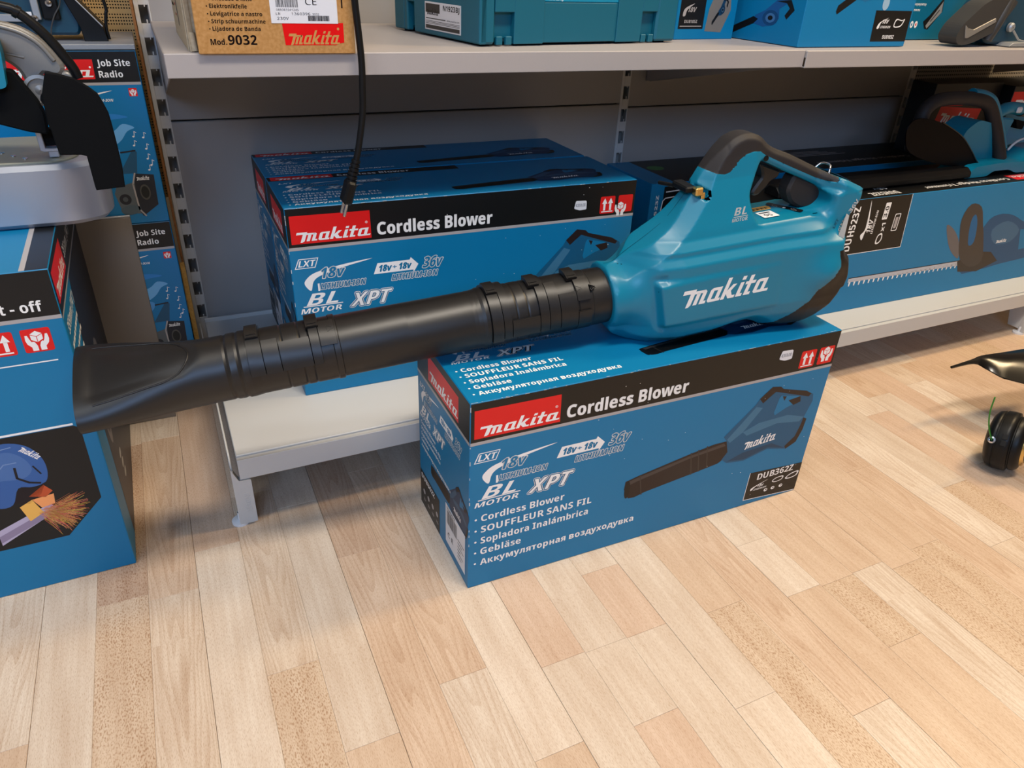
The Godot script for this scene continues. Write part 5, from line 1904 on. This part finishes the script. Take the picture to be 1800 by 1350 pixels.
func cut_off_saw() -> void:
	var t := thing("cut_off_saw", "silver and black cut-off saw standing on the tall blue carton", "saw", Vector3(-0.13, 0.4675, -1.12))
	# all outlines below are in metres from this base point
	var st := begin()
	# cast base tray: plan outline, rounded front corner overhanging the carton
	var plan := rounded(v2([-0.42, -0.02, 0.016, -0.02, 0.050, 0.0, 0.058, 0.03, 0.052, 0.17, -0.42, 0.17]), 0.02, 5)
	var up := Transform3D(Basis(Vector3(1, 0, 0), Vector3(0, 0, -1), Vector3(0, 1, 0)), Vector3.ZERO)
	extrude(st, plan, 0.0005, 0.080, up, 0.006, true)
	obj("cast_base", st, M.cast_bright, t)
	st = begin()
	extrude(st, rounded(v2([-0.41, -0.008, 0.008, -0.008, 0.03, 0.02, 0.03, 0.155, -0.41, 0.155]), 0.015, 4), 0.0795, 0.083, up, 0.001)
	obj("table_plate", st, M.plate, t)
	for q in [[-0.045, 0.03], [-0.03, 0.012], [-0.06, 0.05]]:
		st = begin()
		lathe(st, [[0.0002, 0.0], [0.003, 0.0], [0.003, 0.0012], [0.0002, 0.0016]], 12, Transform3D(Basis.IDENTITY, Vector3(q[0], 0.083, -q[1])))
		obj("rivet", st, M.chrome, t)
	st = begin()
	extrude(st, pv([-0.0103, 0.120, -0.0044, 0.119, -0.0036, 0.0965, 0.0110, 0.0955, 0.0110, 0.0918, -0.0062, 0.0915, -0.0100, 0.0935], 1.0), -0.03, -0.006, Transform3D.IDENTITY, 0.0008)
	bevel_box(st, Vector3(0.004, 0.0885, -0.018), Vector3(0.012, 0.009, 0.02), 0.001)
	obj("vise_bracket", st, M.cast_bright, t)
	st = begin()
	extrude(st, pv([-0.0044, 0.119, 0.03, 0.119, 0.03, 0.098, -0.003, 0.098], 1.0), -0.026, -0.012, Transform3D.IDENTITY, 0.0008)
	obj("vise_jaw", st, M.black_matte, t)
	# cast arm over the wheel
	st = begin()
	extrude(st, curve2(v2([-0.06, 0.252, -0.028, 0.2475, -0.0014, 0.2417, 0.0138, 0.2342, 0.0257, 0.2236, 0.0356, 0.2096, 0.0418, 0.1944, 0.034, 0.185, 0.0188, 0.188, 0.0133, 0.1796, 0.0033, 0.1758, -0.003, 0.180, -0.0073, 0.192, -0.0164, 0.2014, -0.0243, 0.2038, -0.06, 0.205]), 3, true), -0.012, 0.012, Transform3D.IDENTITY, 0.004)
	obj("cast_arm", st, M.cast, t)
	st = begin()
	tube(st, curve([Vector3(-0.06, 0.248, 0.012), Vector3(-0.028, 0.2435, 0.0125), Vector3(-0.002, 0.237, 0.0125), Vector3(0.0125, 0.2295, 0.0125), Vector3(0.024, 0.2185, 0.0125), Vector3(0.033, 0.203, 0.0125)], 4), 0.0028, 8)
	obj("arm_rim", st, M.cast, t)
	st = begin()
	tube(st, [Vector3(-0.024, 0.213, 0.0115), Vector3(-0.012, 0.2105, 0.0118), Vector3(0.0025, 0.2065, 0.0115)], 0.0018, 8)
	obj("arm_rib", st, M.cast, t)
	st = begin()
	lathe(st, [[0.0005, 0.0], [0.017, 0.0], [0.018, 0.003], [0.018, 0.012], [0.014, 0.013], [0.0135, 0.010], [0.006, 0.010], [0.0005, 0.012]], 28, Transform3D(Basis(Vector3(1, 0, 0), Vector3(0, 0, 1), Vector3(0, -1, 0)), Vector3(0.0107, 0.170, 0.006)))
	obj("pivot_boss", st, M.cast, t)
	st = begin()
	extrude(st, rounded(v2([-0.08, 0.20, -0.012, 0.195, 0.006, 0.160, 0.010, 0.145, 0.008, 0.120, -0.012, 0.124, -0.08, 0.148]), 0.004), 0.012, 0.03, Transform3D.IDENTITY, 0.002)
	obj("spark_chute", st, M.black_matte, t)
	st = begin()
	extrude(st, rounded(v2([-0.06, 0.235, -0.016, 0.230, -0.0155, 0.216, -0.0195, 0.178, -0.06, 0.17]), 0.004), 0.018, 0.045, Transform3D.IDENTITY, 0.004)
	obj("motor_cover", st, M.teal_plain, t)
	# flat black guard plate hanging in front
	st = begin()
	extrude(st, pv([0.0244, 0.196, 0.0373, 0.1936, 0.0528, 0.1887, 0.0666, 0.1783, 0.074, 0.171, 0.0777, 0.1605, 0.0812, 0.1482, 0.0822, 0.1317, 0.0828, 0.1045, 0.083, 0.0827, 0.0809, 0.057, 0.0475, 0.055, 0.0469, 0.060, 0.0462, 0.0981, 0.0405, 0.1001, 0.0173, 0.1015, 0.0157, 0.1166, 0.0153, 0.1297, 0.0136, 0.1379, 0.0144, 0.153, 0.0151, 0.1703], 1.0), 0.052, 0.060, Transform3D.IDENTITY, 0.0012)
	obj("guard_plate", st, M.black_matte, t)
	st = begin()
	lathe(st, [[0.0003, 0.0], [0.006, 0.0], [0.006, 0.018], [0.004, 0.020], [0.0003, 0.020]], 16, Transform3D(Basis(Vector3(1, 0, 0), Vector3(0, 0, 1), Vector3(0, -1, 0)), Vector3(0.045, 0.188, 0.024)))
	obj("guard_bolt", st, M.cast, t)
	st = begin()
	tube(st, [Vector3(0.02, 0.165, 0.02), Vector3(0.02, 0.165, 0.054)], 0.008, 12)
	obj("guard_post", st, M.black_matte, t)
	st = begin()
	tube(st, curve([Vector3(-0.06, 0.275, 0.04), Vector3(-0.004, 0.263, 0.04), Vector3(0.010, 0.258, 0.04), Vector3(0.024, 0.245, 0.04), Vector3(0.036, 0.2297, 0.04), Vector3(0.046, 0.213, 0.04), Vector3(0.0533, 0.198, 0.04), Vector3(0.0565, 0.186, 0.04)], 5), 0.0058, 12)
	var hose := obj("rubber_cable", st, M.black_satin, t)
	st = begin()
	tube(st, [Vector3(0.0085, 0.2592, 0.04), Vector3(0.0125, 0.2562, 0.04)], 0.0072, 12)
	obj("cable_clip", st, M.black_satin, hose)

func bench_machine() -> void:
	# dark blue bench tool on a thin glass shelf over the radio cartons
	var t := thing("glass_shelf", "thin silver edged shelf above the radio cartons", "shelf", Vector3(-0.30, 0.6555, -1.47))
	var st := begin()
	bevel_box(st, Vector3(0, 0.003, 0), Vector3(0.59, 0.006, 0.22), 0.001)
	obj("shelf_sheet", st, M.cast_bright, t)
	st = begin()
	bevel_box(st, Vector3(0, 0.004, 0.1115), Vector3(0.59, 0.008, 0.003), 0.001)
	obj("edge_strip", st, M.galv, t)
	t = thing("bench_tool", "dark blue and black bench machine over the radio cartons", "machine", Vector3(-0.13, 0.6615, -1.42))
	st = begin()
	extrude(st, rounded(v2([-0.10, 0.008, 0.05, 0.008, 0.055, 0.02, 0.04, 0.12, -0.10, 0.14]), 0.006), -0.10, -0.004, Transform3D.IDENTITY, 0.004)
	obj("machine_body", st, M.teal_dark, t)
	st = begin()
	extrude(st, pv([0.0527, 0.06, 0.085, 0.0194, 0.0885, 0.0, 0.055, 0.0, 0.053, 0.02, 0.038, 0.06, 0.038, 0.14, 0.060, 0.14], 1.0), -0.08, 0.002, Transform3D.IDENTITY, 0.001)
	obj("side_plate", st, M.black_satin, t)
	st = begin()
	tube(st, [Vector3(0.0527, 0.061, 0.003), Vector3(0.0843, 0.0215, 0.003)], 0.001, 6)
	obj("plate_edge", st, M.cast_bright, t)
	st = begin()
	bevel_box(st, Vector3(-0.001, 0.07, 0.0), Vector3(0.010, 0.08, 0.012), 0.001)
	obj("steel_post", st, M.galv, t)
	st = begin()
	bevel_box(st, Vector3(-0.06, 0.032, 0.0), Vector3(0.09, 0.010, 0.012), 0.001)
	obj("steel_rail", st, M.galv, t)
	st = begin()
	bevel_box(st, Vector3(0.018, 0.055, -0.002), Vector3(0.024, 0.05, 0.012), 0.002)
	obj("switch_box", st, M.black_satin, t)
	for q in [[0.0185, 0.053], [-0.0045, 0.0325]]:
		st = begin()
		lathe(st, [[0.0003, 0.0], [0.0048, 0.0], [0.0045, 0.004], [0.002, 0.006], [0.0003, 0.006]], 14, Transform3D(Basis(Vector3(1, 0, 0), Vector3(0, 0, 1), Vector3(0, -1, 0)), Vector3(q[0], q[1], 0.006)))
		obj("chrome_knob", st, M.chrome, t)
	st = begin()
	bevel_box(st, Vector3(-0.0125, 0.0385, 0.009), Vector3(0.011, 0.005, 0.002), 0.0004, Transform3D(Basis(Vector3(0, 0, 1), 0.0), Vector3.ZERO))
	obj("spirit_level", st, M.white_label, t)
	st = begin()
	tube(st, curve([Vector3(0.036, 0.09, 0.004), Vector3(0.034, 0.055, 0.005), Vector3(0.022, 0.036, 0.006), Vector3(0.0135, 0.018, 0.006), Vector3(0.010, 0.0, 0.006)], 5), 0.0012, 8)
	obj("thin_cable", st, M.grey_plastic, t)
	st = begin()
	tube(st, curve([Vector3(0.086, 0.12, -0.01), Vector3(0.094, 0.05, -0.008), Vector3(0.093, 0.04, -0.008), Vector3(0.089, 0.02, -0.008), Vector3(0.090, 0.002, -0.008)], 5), 0.0026, 8)
	obj("power_lead", st, M.black_satin, t)

# ------------------------------------------------------------------ right: hedge trimmer and its cartons, string trimmer
func make_right_goods() -> void:
	var t := thing("hedge_trimmer_carton", "long blue hedge trimmer carton at the front of the low shelf", "carton", Vector3(1.03, YB, -1.06), -0.4)
	carton_box(t, Vector3(1.12, 0.266, 0.19), mat(Color(0.0, 0.455, 0.64), 0.42, 0.0, 0.45))
	var k := Ink.new(self, Vector3.ZERO, Vector3.RIGHT, Vector3.UP)
	k.flat([1, 265.5, 459, 265.5, 473, 142, 1, 142], INKK, 1)
	k.lines([459, 265.5, 473, 142, 1, 142], 1.4, PAPER, 2)
	k.text("DUH523Z", 308, 150, 19, 100, PAPER, 3, "bold", 0, 90)
	k.poly(curve2(v2([338, 172, 330, 184, 340, 200, 334, 262, 346, 204, 342, 190]), 4, true), PAPER, 3)
	k.text("18V", 358, 186, 13, 30, PAPER, 3, "bold", 0.2, 90)
	k.text("LITHIUM-ION", 366, 184, 6, 52, PAPER, 3, "bold", 0.2, 90)
	k.poly(curve2(v2([384, 160, 386, 178, 398, 182, 402, 168, 394, 158]), 4, true), PAPER, 3)
	k.poly(curve2(v2([387, 163, 388, 176, 397, 178, 399, 168, 393, 161]), 4, true), INKK, 4)
	k.text("x1", 400, 186, 11, 20, PAPER, 3, "bold", 0, 90)
	k.round_rect(383, 214, 16, 38, 2, PAPER, 3)
	k.text("3.0", 396, 218, 11, 26, INKK, 4, "bold", 0, 90)
	k.round_rect(423, 184, 18, 40, 3, PAPER, 3)
	k.round_rect(425, 186, 14, 36, 2, INKK, 4)
	k.round_rect(428, 190, 8, 26, 1, SILVER, 5)
	# the tool in print: blade, shield, loop handle, body
	k.flat([334, 81, 712, 79, 716, 67, 334, 72], Color(0.72, 0.72, 0.74), 2)
	k.flat([334, 83, 712, 81, 712, 79, 334, 81], INKK, 2)
	for i in 24:
		var x := 338.0 + i * 15.6
		k.flat([x, 73, x + 6, 73, x + 4, 62, x + 1, 62], PAPER, 2)
	k.poly(curve2(v2([612, 179, 640, 168, 672, 140, 690, 112, 698, 87, 668, 104, 640, 132]), 3, true), Color(0.40, 0.38, 0.38), 2)
	var br := Color(0.20, 0.17, 0.16)
	var bl := Color(0.10, 0.30, 0.45)
	k.poly(curve2(v2([754, 163, 790, 188, 851, 182, 919, 156, 1000, 150, 1060, 120, 1050, 70, 981, 58, 875, 52, 792, 45, 720, 52]), 3, true), bl, 2)
	k.poly(curve2(v2([790, 150, 840, 168, 900, 140, 880, 110, 820, 112]), 3, true), bl.lightened(0.12), 3)
	k.flat([905, 140, 1010, 128, 1000, 88, 930, 84], BLUE, 4)
	k.flat([1000, 150, 1060, 130, 1080, 80, 1040, 60, 1030, 110], br, 5)
	k.flat([700, 78, 740, 100, 820, 90, 860, 62, 790, 42, 716, 50], br, 3)
	k.poly(curve2(v2([705, 86, 676, 140, 658, 191, 675, 224, 716, 214, 744, 172, 771, 127, 795, 70, 757, 58]), 3, true), br.lightened(0.06), 4)
	k.poly(curve2(v2([704, 150, 696, 186, 706, 196, 724, 170, 736, 126, 720, 118]), 3, true), Color(0.04, 0.36, 0.56), 5)
	k.word_mark(824, 112, 6, 40, PAPER, 5)
	print_part(k, "front_print", t)
	var p := Ink.new(self, Vector3(0, 0.266, 0), Vector3.RIGHT, Vector3(0, 0, -1))
	p.rect(1, 1, 1118, 188, INKK, 0)
	p.text("DUH523Z", 438, 32, 20, 84, PAPER, 1, "bold", 0, 180)
	p.text("18v", 436, 60, 14, 40, PAPER, 1, "bold", 0, 180)
	p.text("Cordless Hedge Trimmer", 822, 34, 15, 290, PAPER, 1, "bold", 0, 180)
	p.rect(838, 14, 130, 36, RED, 1)
	p.word_mark(956, 44, 11, 110, PAPER, 2, 180)
	print_part(p, "top_print", t)
	t = thing("hedge_trimmer_carton", "dim hedge trimmer carton behind, its outlined end peeking past the blower", "carton", Vector3(0.957, YB, -1.29), -0.3)
	carton_box(t, Vector3(1.12, 0.266, 0.19), mat(Color(0.0, 0.455, 0.64), 0.42, 0.0, 0.45))
	k = Ink.new(self, Vector3.ZERO, Vector3.RIGHT, Vector3.UP)
	k.rect(34, 130, 300, 128, INKK, 1)
	k.lines([40, 246, 120, 250], 2.4, PAPER, 2)
	k.lines([30, 190, 34, 226, 40, 232, 110, 238], 2.4, PAPER, 2)
	k.text("DUH523Z", 22, 150, 7, 90, PAPER, 2, "bold", 0, 90)
	print_part(k, "front_print", t)
	p = Ink.new(self, Vector3(0, 0.266, 0), Vector3.RIGHT, Vector3(0, 0, -1))
	p.rect(60, 1, 1059, 188, INKK, 0)
	p.text("Cordless Hedge Trimmer", 860, 60, 16, 330, SILVER, 1, "bold", 0, 180)
	for i in 4:
		p.rect(500, 120 + 12 * i, 200 - 20 * i, 4, SILVER, 1)
	p.disc(90, 120, 22, 18, Color(0.25, 0.45, 0.16), 1)
	print_part(p, "top_print", t)
	hedge_trimmer()
	t = thing("dark_carton", "black carton with red and white lettering in the shadow behind the hedge trimmer", "carton", Vector3(1.845, 0.392, -1.34), -2.0)
	carton_box(t, Vector3(0.255, 0.178, 0.075), mat(Color(0.05, 0.045, 0.045), 0.5))
	k = Ink.new(self, Vector3.ZERO, Vector3.RIGHT, Vector3.UP)
	k.rect(30, 122, 90, 14, RED, 1)
	k.flat([30, 78, 190, 64, 200, 112, 40, 122], RED, 1)
	k.word_mark(44, 80, 22, 136, PAPER, 2, -6)
	for i in 3:
		k.rect(150, 58 - 9 * i, 60, 3, SILVER, 1)
	print_part(k, "front_print", t)
	t = thing("red_carton", "bright red printed carton at the far end of the low shelf", "carton", Vector3(2.105, 0.392, -1.30), -2.0)
	carton_box(t, Vector3(0.25, 0.172, 0.15), mat(Color(0.05, 0.045, 0.045), 0.5))
	k = Ink.new(self, Vector3.ZERO, Vector3.RIGHT, Vector3.UP)
	k.rect(2, 112, 240, 46, RED, 1)
	k.word_mark(20, 116, 18, 200, PAPER, 2)
	k.rect(2, 2, 246, 104, BLUE, 1)
	print_part(k, "front_print", t)
	string_trimmer()

func hedge_trimmer() -> void:
	var t := thing("hedge_trimmer", "teal hedge trimmer with black loop handle lying on the front trimmer carton", "hedge trimmer", Vector3(1.78, 0.3928, -1.17))
	var st := begin()
	# blade sheath lying towards the left
	extrude(st, rounded(v2([-0.022, 0.004, 0.022, 0.004, 0.022, 0.016, 0.010, 0.026, -0.010, 0.026, -0.022, 0.016]), 0.003), -0.62, -0.02, Transform3D(Basis(Vector3(0, 0, 1), Vector3.UP, Vector3(-1, 0, 0)).rotated(Vector3.UP, 0.0), Vector3(-0.66, 0, 0.045)), 0.002)
	obj("blade_sheath", st, M.black_satin, t)
	st = begin()
	# gear housing and motor body
	extrude(st, rounded(v2([-0.055, 0.001, 0.03, 0.001, 0.05, 0.012, 0.11, 0.012, 0.14, 0.002, 0.21, 0.002, 0.26, 0.03, 0.30, 0.035, 0.30, 0.055, 0.20, 0.05, 0.16, 0.028, 0.10, 0.03, 0.06, 0.03, -0.02, 0.026]), 0.008), -0.02, 0.06, Transform3D.IDENTITY, 0.008)
	obj("gear_housing", st, M.teal_plain, t)
	st = begin()
	extrude(st, rounded(v2([-0.04, 0.02, 0.11, 0.026, 0.145, 0.04, 0.12, 0.075, 0.07, 0.112, 0.01, 0.124, -0.03, 0.10]), 0.015), -0.055, 0.01, Transform3D.IDENTITY, 0.010)
	obj("motor_housing", st, M.teal_plain, t)
	st = begin()
	var loop := curve([Vector3(-0.175, 0.06, -0.01), Vector3(-0.188, 0.127, 0.0), Vector3(-0.18, 0.155, 0.0), Vector3(-0.14, 0.172, 0.0), Vector3(-0.043, 0.172, 0.0), Vector3(0.03, 0.158, 0.0), Vector3(0.07, 0.118, 0.004), Vector3(0.105, 0.064, 0.012), Vector3(0.122, 0.028, 0.02)], 6)
	tube(st, loop, 0.0155, 14)
	var h := obj("loop_handle", st, M.rubber, t)
	st = begin()
	var rim := []
	for q in loop.slice(24, 46):
		rim.append(q + Vector3(0.013, 0.008, -0.006))
	tube(st, rim, 0.0135, 12)
	obj("handle_rim", st, M.teal_plain, h)
	# smoked hand shield, a curved plate
	st = begin()
	var prof := curve2(v2([-0.265, 0.127, -0.235, 0.141, -0.156, 0.128, -0.075, 0.095, -0.021, 0.059, 0.02, 0.026, -0.035, 0.022, -0.136, 0.036, -0.234, 0.065, -0.262, 0.098]), 3, true)
	extrude(st, prof, 0.030, 0.033, Transform3D.IDENTITY, 0.0006)
	obj("hand_shield", st, M.smoked, t)
	st = begin()
	tube(st, curve([Vector3(-0.156, 0.129, 0.033), Vector3(-0.075, 0.096, 0.033), Vector3(-0.021, 0.06, 0.033), Vector3(0.02, 0.028, 0.034), Vector3(0.06, 0.014, 0.036), Vector3(0.10, 0.014, 0.036)], 5), 0.0016, 8)
	obj("shield_rim", st, M.black_gloss, t)
	st = begin()
	tube(st, curve([Vector3(0.12, 0.125, -0.03), Vector3(0.16, 0.138, -0.03), Vector3(0.21, 0.135, -0.03), Vector3(0.27, 0.125, -0.03), Vector3(0.33, 0.11, -0.03)], 5), 0.015, 12)
	var rear := obj("rear_handle", st, M.teal_plain, t)
	st = begin()
	bevel_box(st, Vector3(0.185, 0.136, -0.014), Vector3(0.020, 0.014, 0.006), 0.003)
	obj("lock_button", st, M.white_label, rear)
	st = begin()
	tube(st, curve([Vector3(0.215, 0.133, -0.03), Vector3(0.26, 0.128, -0.03), Vector3(0.33, 0.112, -0.03)], 5), 0.016, 12)
	obj("rear_grip", st, M.grey_plastic, rear)
	st = begin()
	extrude(st, rounded(v2([0.135, 0.12, 0.185, 0.115, 0.17, 0.06, 0.155, 0.03, 0.135, 0.03, 0.14, 0.08]), 0.006), -0.045, -0.015, Transform3D.IDENTITY, 0.004)
	obj("handle_post", st, M.teal_plain, t)
	st = begin()
	extrude(st, rounded(v2([0.196, 0.112, 0.24, 0.105, 0.236, 0.085, 0.212, 0.09]), 0.005), -0.04, -0.02, Transform3D.IDENTITY, 0.003)
	obj("trigger", st, M.black_matte, t)
	st = begin()
	tube(st, curve([Vector3(0.175, 0.042, 0.0), Vector3(0.20, 0.062, 0.0), Vector3(0.25, 0.072, 0.0), Vector3(0.32, 0.08, 0.0)], 5), 0.003, 8)
	obj("warning_strip", st, M.white_label, t)

func string_trimmer() -> void:
	var t := thing("string_trimmer", "black string trimmer head with green line and curved guard on the floor", "trimmer", Vector3(1.345, 0.0, -0.60))
	# spool head: turned about an axis pointing towards the viewer and to the right
	var ax := Vector3(0.36, 0.14, 0.92).normalized()
	var s := ax.cross(Vector3.UP).normalized()
	var x := Transform3D(Basis(s, ax, s.cross(ax)), Vector3(0.002, 0.0585, -0.005))
	var st := begin()
	lathe(st, [[0.0005, -0.034], [0.030, -0.033], [0.044, -0.030], [0.052, -0.024], [0.0550, -0.015]], 44, x, false)
	lathe(st, [[0.0550, -0.015], [0.0535, -0.0145], [0.0535, -0.012], [0.0560, -0.0115]], 44, x)
	lathe(st, [[0.0560, -0.0115], [0.0568, 0.0], [0.0560, 0.008]], 44, x, false)
	lathe(st, [[0.0560, 0.008], [0.0505, 0.010], [0.0505, 0.012], [0.0520, 0.013]], 44, x)
	lathe(st, [[0.0520, 0.013], [0.0515, 0.020], [0.046, 0.026], [0.039, 0.028]], 44, x, false)
	obj("spool_head", st, M.black_satin, t)
	st = begin()
	lathe(st, [[0.037, 0.025], [0.0395, 0.027], [0.0395, 0.031], [0.036, 0.033], [0.033, 0.033], [0.032, 0.030]], 36, x)
	obj("metal_ring", st, M.brass, t)
	st = begin()
	lathe(st, [[0.0005, 0.0305], [0.0325, 0.0305], [0.0325, 0.029]], 30, x)
	obj("hub_plate", st, M.teal_dark, t)
	st = begin()
	lathe(st, [[0.022, 0.030], [0.026, 0.040], [0.024, 0.065], [0.014, 0.075], [0.0005, 0.076]], 30, x, false)
	obj("gear_case", st, M.black_satin, t)
	# line eyelet and windows on the near side of the drum
	var dir := (Vector3(0, 0.8, 0) - Vector3(1.347, 0.0585, -0.605)).normalized()
	dir = (dir - ax * dir.dot(ax)).normalized()
	var de := dir.rotated(ax, 0.10)
	st = begin()
	lathe(st, [[0.0035, -0.001], [0.0065, 0.0], [0.0065, 0.002], [0.0035, 0.0025]], 16, Transform3D(Basis(ax, de, ax.cross(de)), x.origin + de * 0.0535 - ax * 0.019))
	obj("line_eyelet", st, M.chrome, t)
	for i in 2:
		var dw := dir.rotated(ax, 0.12 - 0.22 * i)
		st = begin()
		bevel_box(st, Vector3.ZERO, Vector3(0.009, 0.002, 0.010), 0.0006, Transform3D(Basis(ax, dw, ax.cross(dw)), x.origin + dw * 0.0565 + ax * 0.000))
		obj("spool_window", st, M.dark_gap, t)
	st = begin()
	var root_ := x.origin + de * 0.055 - ax * 0.019
	var tip := Vector3(-0.117, 0.184, 0.0)
	tube(st, curve([root_, root_.lerp(tip, 0.33) + Vector3(-0.010, 0.0, 0), root_.lerp(tip, 0.67) + Vector3(-0.011, 0.0, 0), tip], 6), 0.0013, 8)
	obj("cutting_line", st, M.green_line, t).set_meta("label", "bright green nylon line")
	# guard: a thin moulded sheet arching from its back edge to its front edge
	st = begin()
	var back := [Vector3(1.346, 0.140, -0.758), Vector3(1.412, 0.141, -0.761), Vector3(1.447, 0.142, -0.764), Vector3(1.504, 0.143, -0.756), Vector3(1.56, 0.144, -0.749), Vector3(1.66, 0.144, -0.735)]
	var front := [Vector3(1.347, 0.138, -0.755), Vector3(1.414, 0.136, -0.754), Vector3(1.438, 0.126, -0.741), Vector3(1.447, 0.120, -0.712), Vector3(1.460, 0.118, -0.697), Vector3(1.52, 0.11, -0.64)]
	back = curve(back, 4)
	front = curve(front, 4)
	var n := back.size()
	var rows := 8
	var o := Vector3(1.345, 0, -0.60)
	for side in 2:
		for i in n - 1:
			for r in rows:
				var q := []
				for e in [[i, r], [i + 1, r], [i + 1, r + 1], [i, r + 1]]:
					var f := float(e[1]) / rows
					var a: Vector3 = back[e[0]]
					var b: Vector3 = front[e[0]]
					var pnt := a.lerp(b, f) + Vector3(0, 0.10 * a.distance_to(b) * sin(PI * f), 0)
					q.append(pnt - o - Vector3(0, 0.0025 * side, 0))
				facet(st, q, (q[0] + q[2]) / 2.0 + Vector3(0, -0.1 if side == 0 else 0.1, 0), 1 + side)
	for e in [back, front]:
		for i in n - 1:
			facet(st, [e[i] - o, e[i + 1] - o, e[i + 1] - o - Vector3(0, 0.0025, 0), e[i] - o - Vector3(0, 0.0025, 0)], Vector3(1.45, 0.12, -0.735) - o, 3)
	obj("cutter_guard", st, M.black_gloss, t)
	st = begin()
	tube(st, [Vector3(0.028, 0.070, 0.062), Vector3(0.12, 0.12, 0.05), Vector3(0.5, 0.45, -0.02), Vector3(0.75, 0.70, -0.06)], 0.013, 14)
	obj("drive_shaft", st, M.black_satin, t)
	st = begin()
	tube(st, [Vector3(0.16, 0.155, 0.04), Vector3(0.24, 0.137, -0.09)], 0.014, 10)
	obj("guard_bracket", st, M.black_satin, t)

# ------------------------------------------------------------------ the flex hanging from the upper shelf
func make_cord() -> void:
	var t := thing("power_cord", "black power cord with a flat plug hanging over the upper shelf edge", "cord", Vector3(0.2596, 0.46, -1.026))
	var st := begin()
	var path := curve([Vector3(0.03, 0.56, -0.09), Vector3(0.008, 0.42, 0.006), Vector3(-0.002, 0.335, 0.003), Vector3(0.0, 0.287, 0.0), Vector3(0.0042, 0.2209, 0.0), Vector3(0.0032, 0.18, 0.0), Vector3(0.0013, 0.1492, 0.0), Vector3(-0.006, 0.11, 0.0), Vector3(-0.0116, 0.0886, 0.0)], 7)
	tube(st, path, 0.0045, 12)
	obj("flex", st, M.black_satin, t)
	st = begin()
	for i in 6:
		var c := Vector3(-0.0116, 0.0886, 0.0).lerp(Vector3(-0.0205, 0.0615, 0), i / 5.0)
		tube(st, [c, c + Vector3(-0.0011, -0.0034, 0)], 0.0066 + 0.0003 * i, 12)
	tube(st, [Vector3(-0.0116, 0.0886, 0.0), Vector3(-0.021, 0.06, 0)], 0.005, 10)
	obj("strain_relief", st, M.black_satin, t)
	st = begin()
	var d := Vector3(-0.31, -0.95, 0).normalized()
	var side := Vector3(0, 0, 1)
	bevel_box(st, Vector3(0, 0, 0), Vector3(0.0135, 0.033, 0.026), 0.003, Transform3D(Basis(d.cross(side) * -1.0, -d, side).orthonormalized(), Vector3(-0.0262, 0.0447, 0)))
	var plug := obj("plug", st, M.black_satin, t)
	for z in [-0.0085, 0.0085]:
		st = begin()
		tube(st, [Vector3(-0.031, 0.030, z), Vector3(-0.0366, 0.0125, z)], 0.0022, 10)
		obj("pin", st, M.chrome, plug)
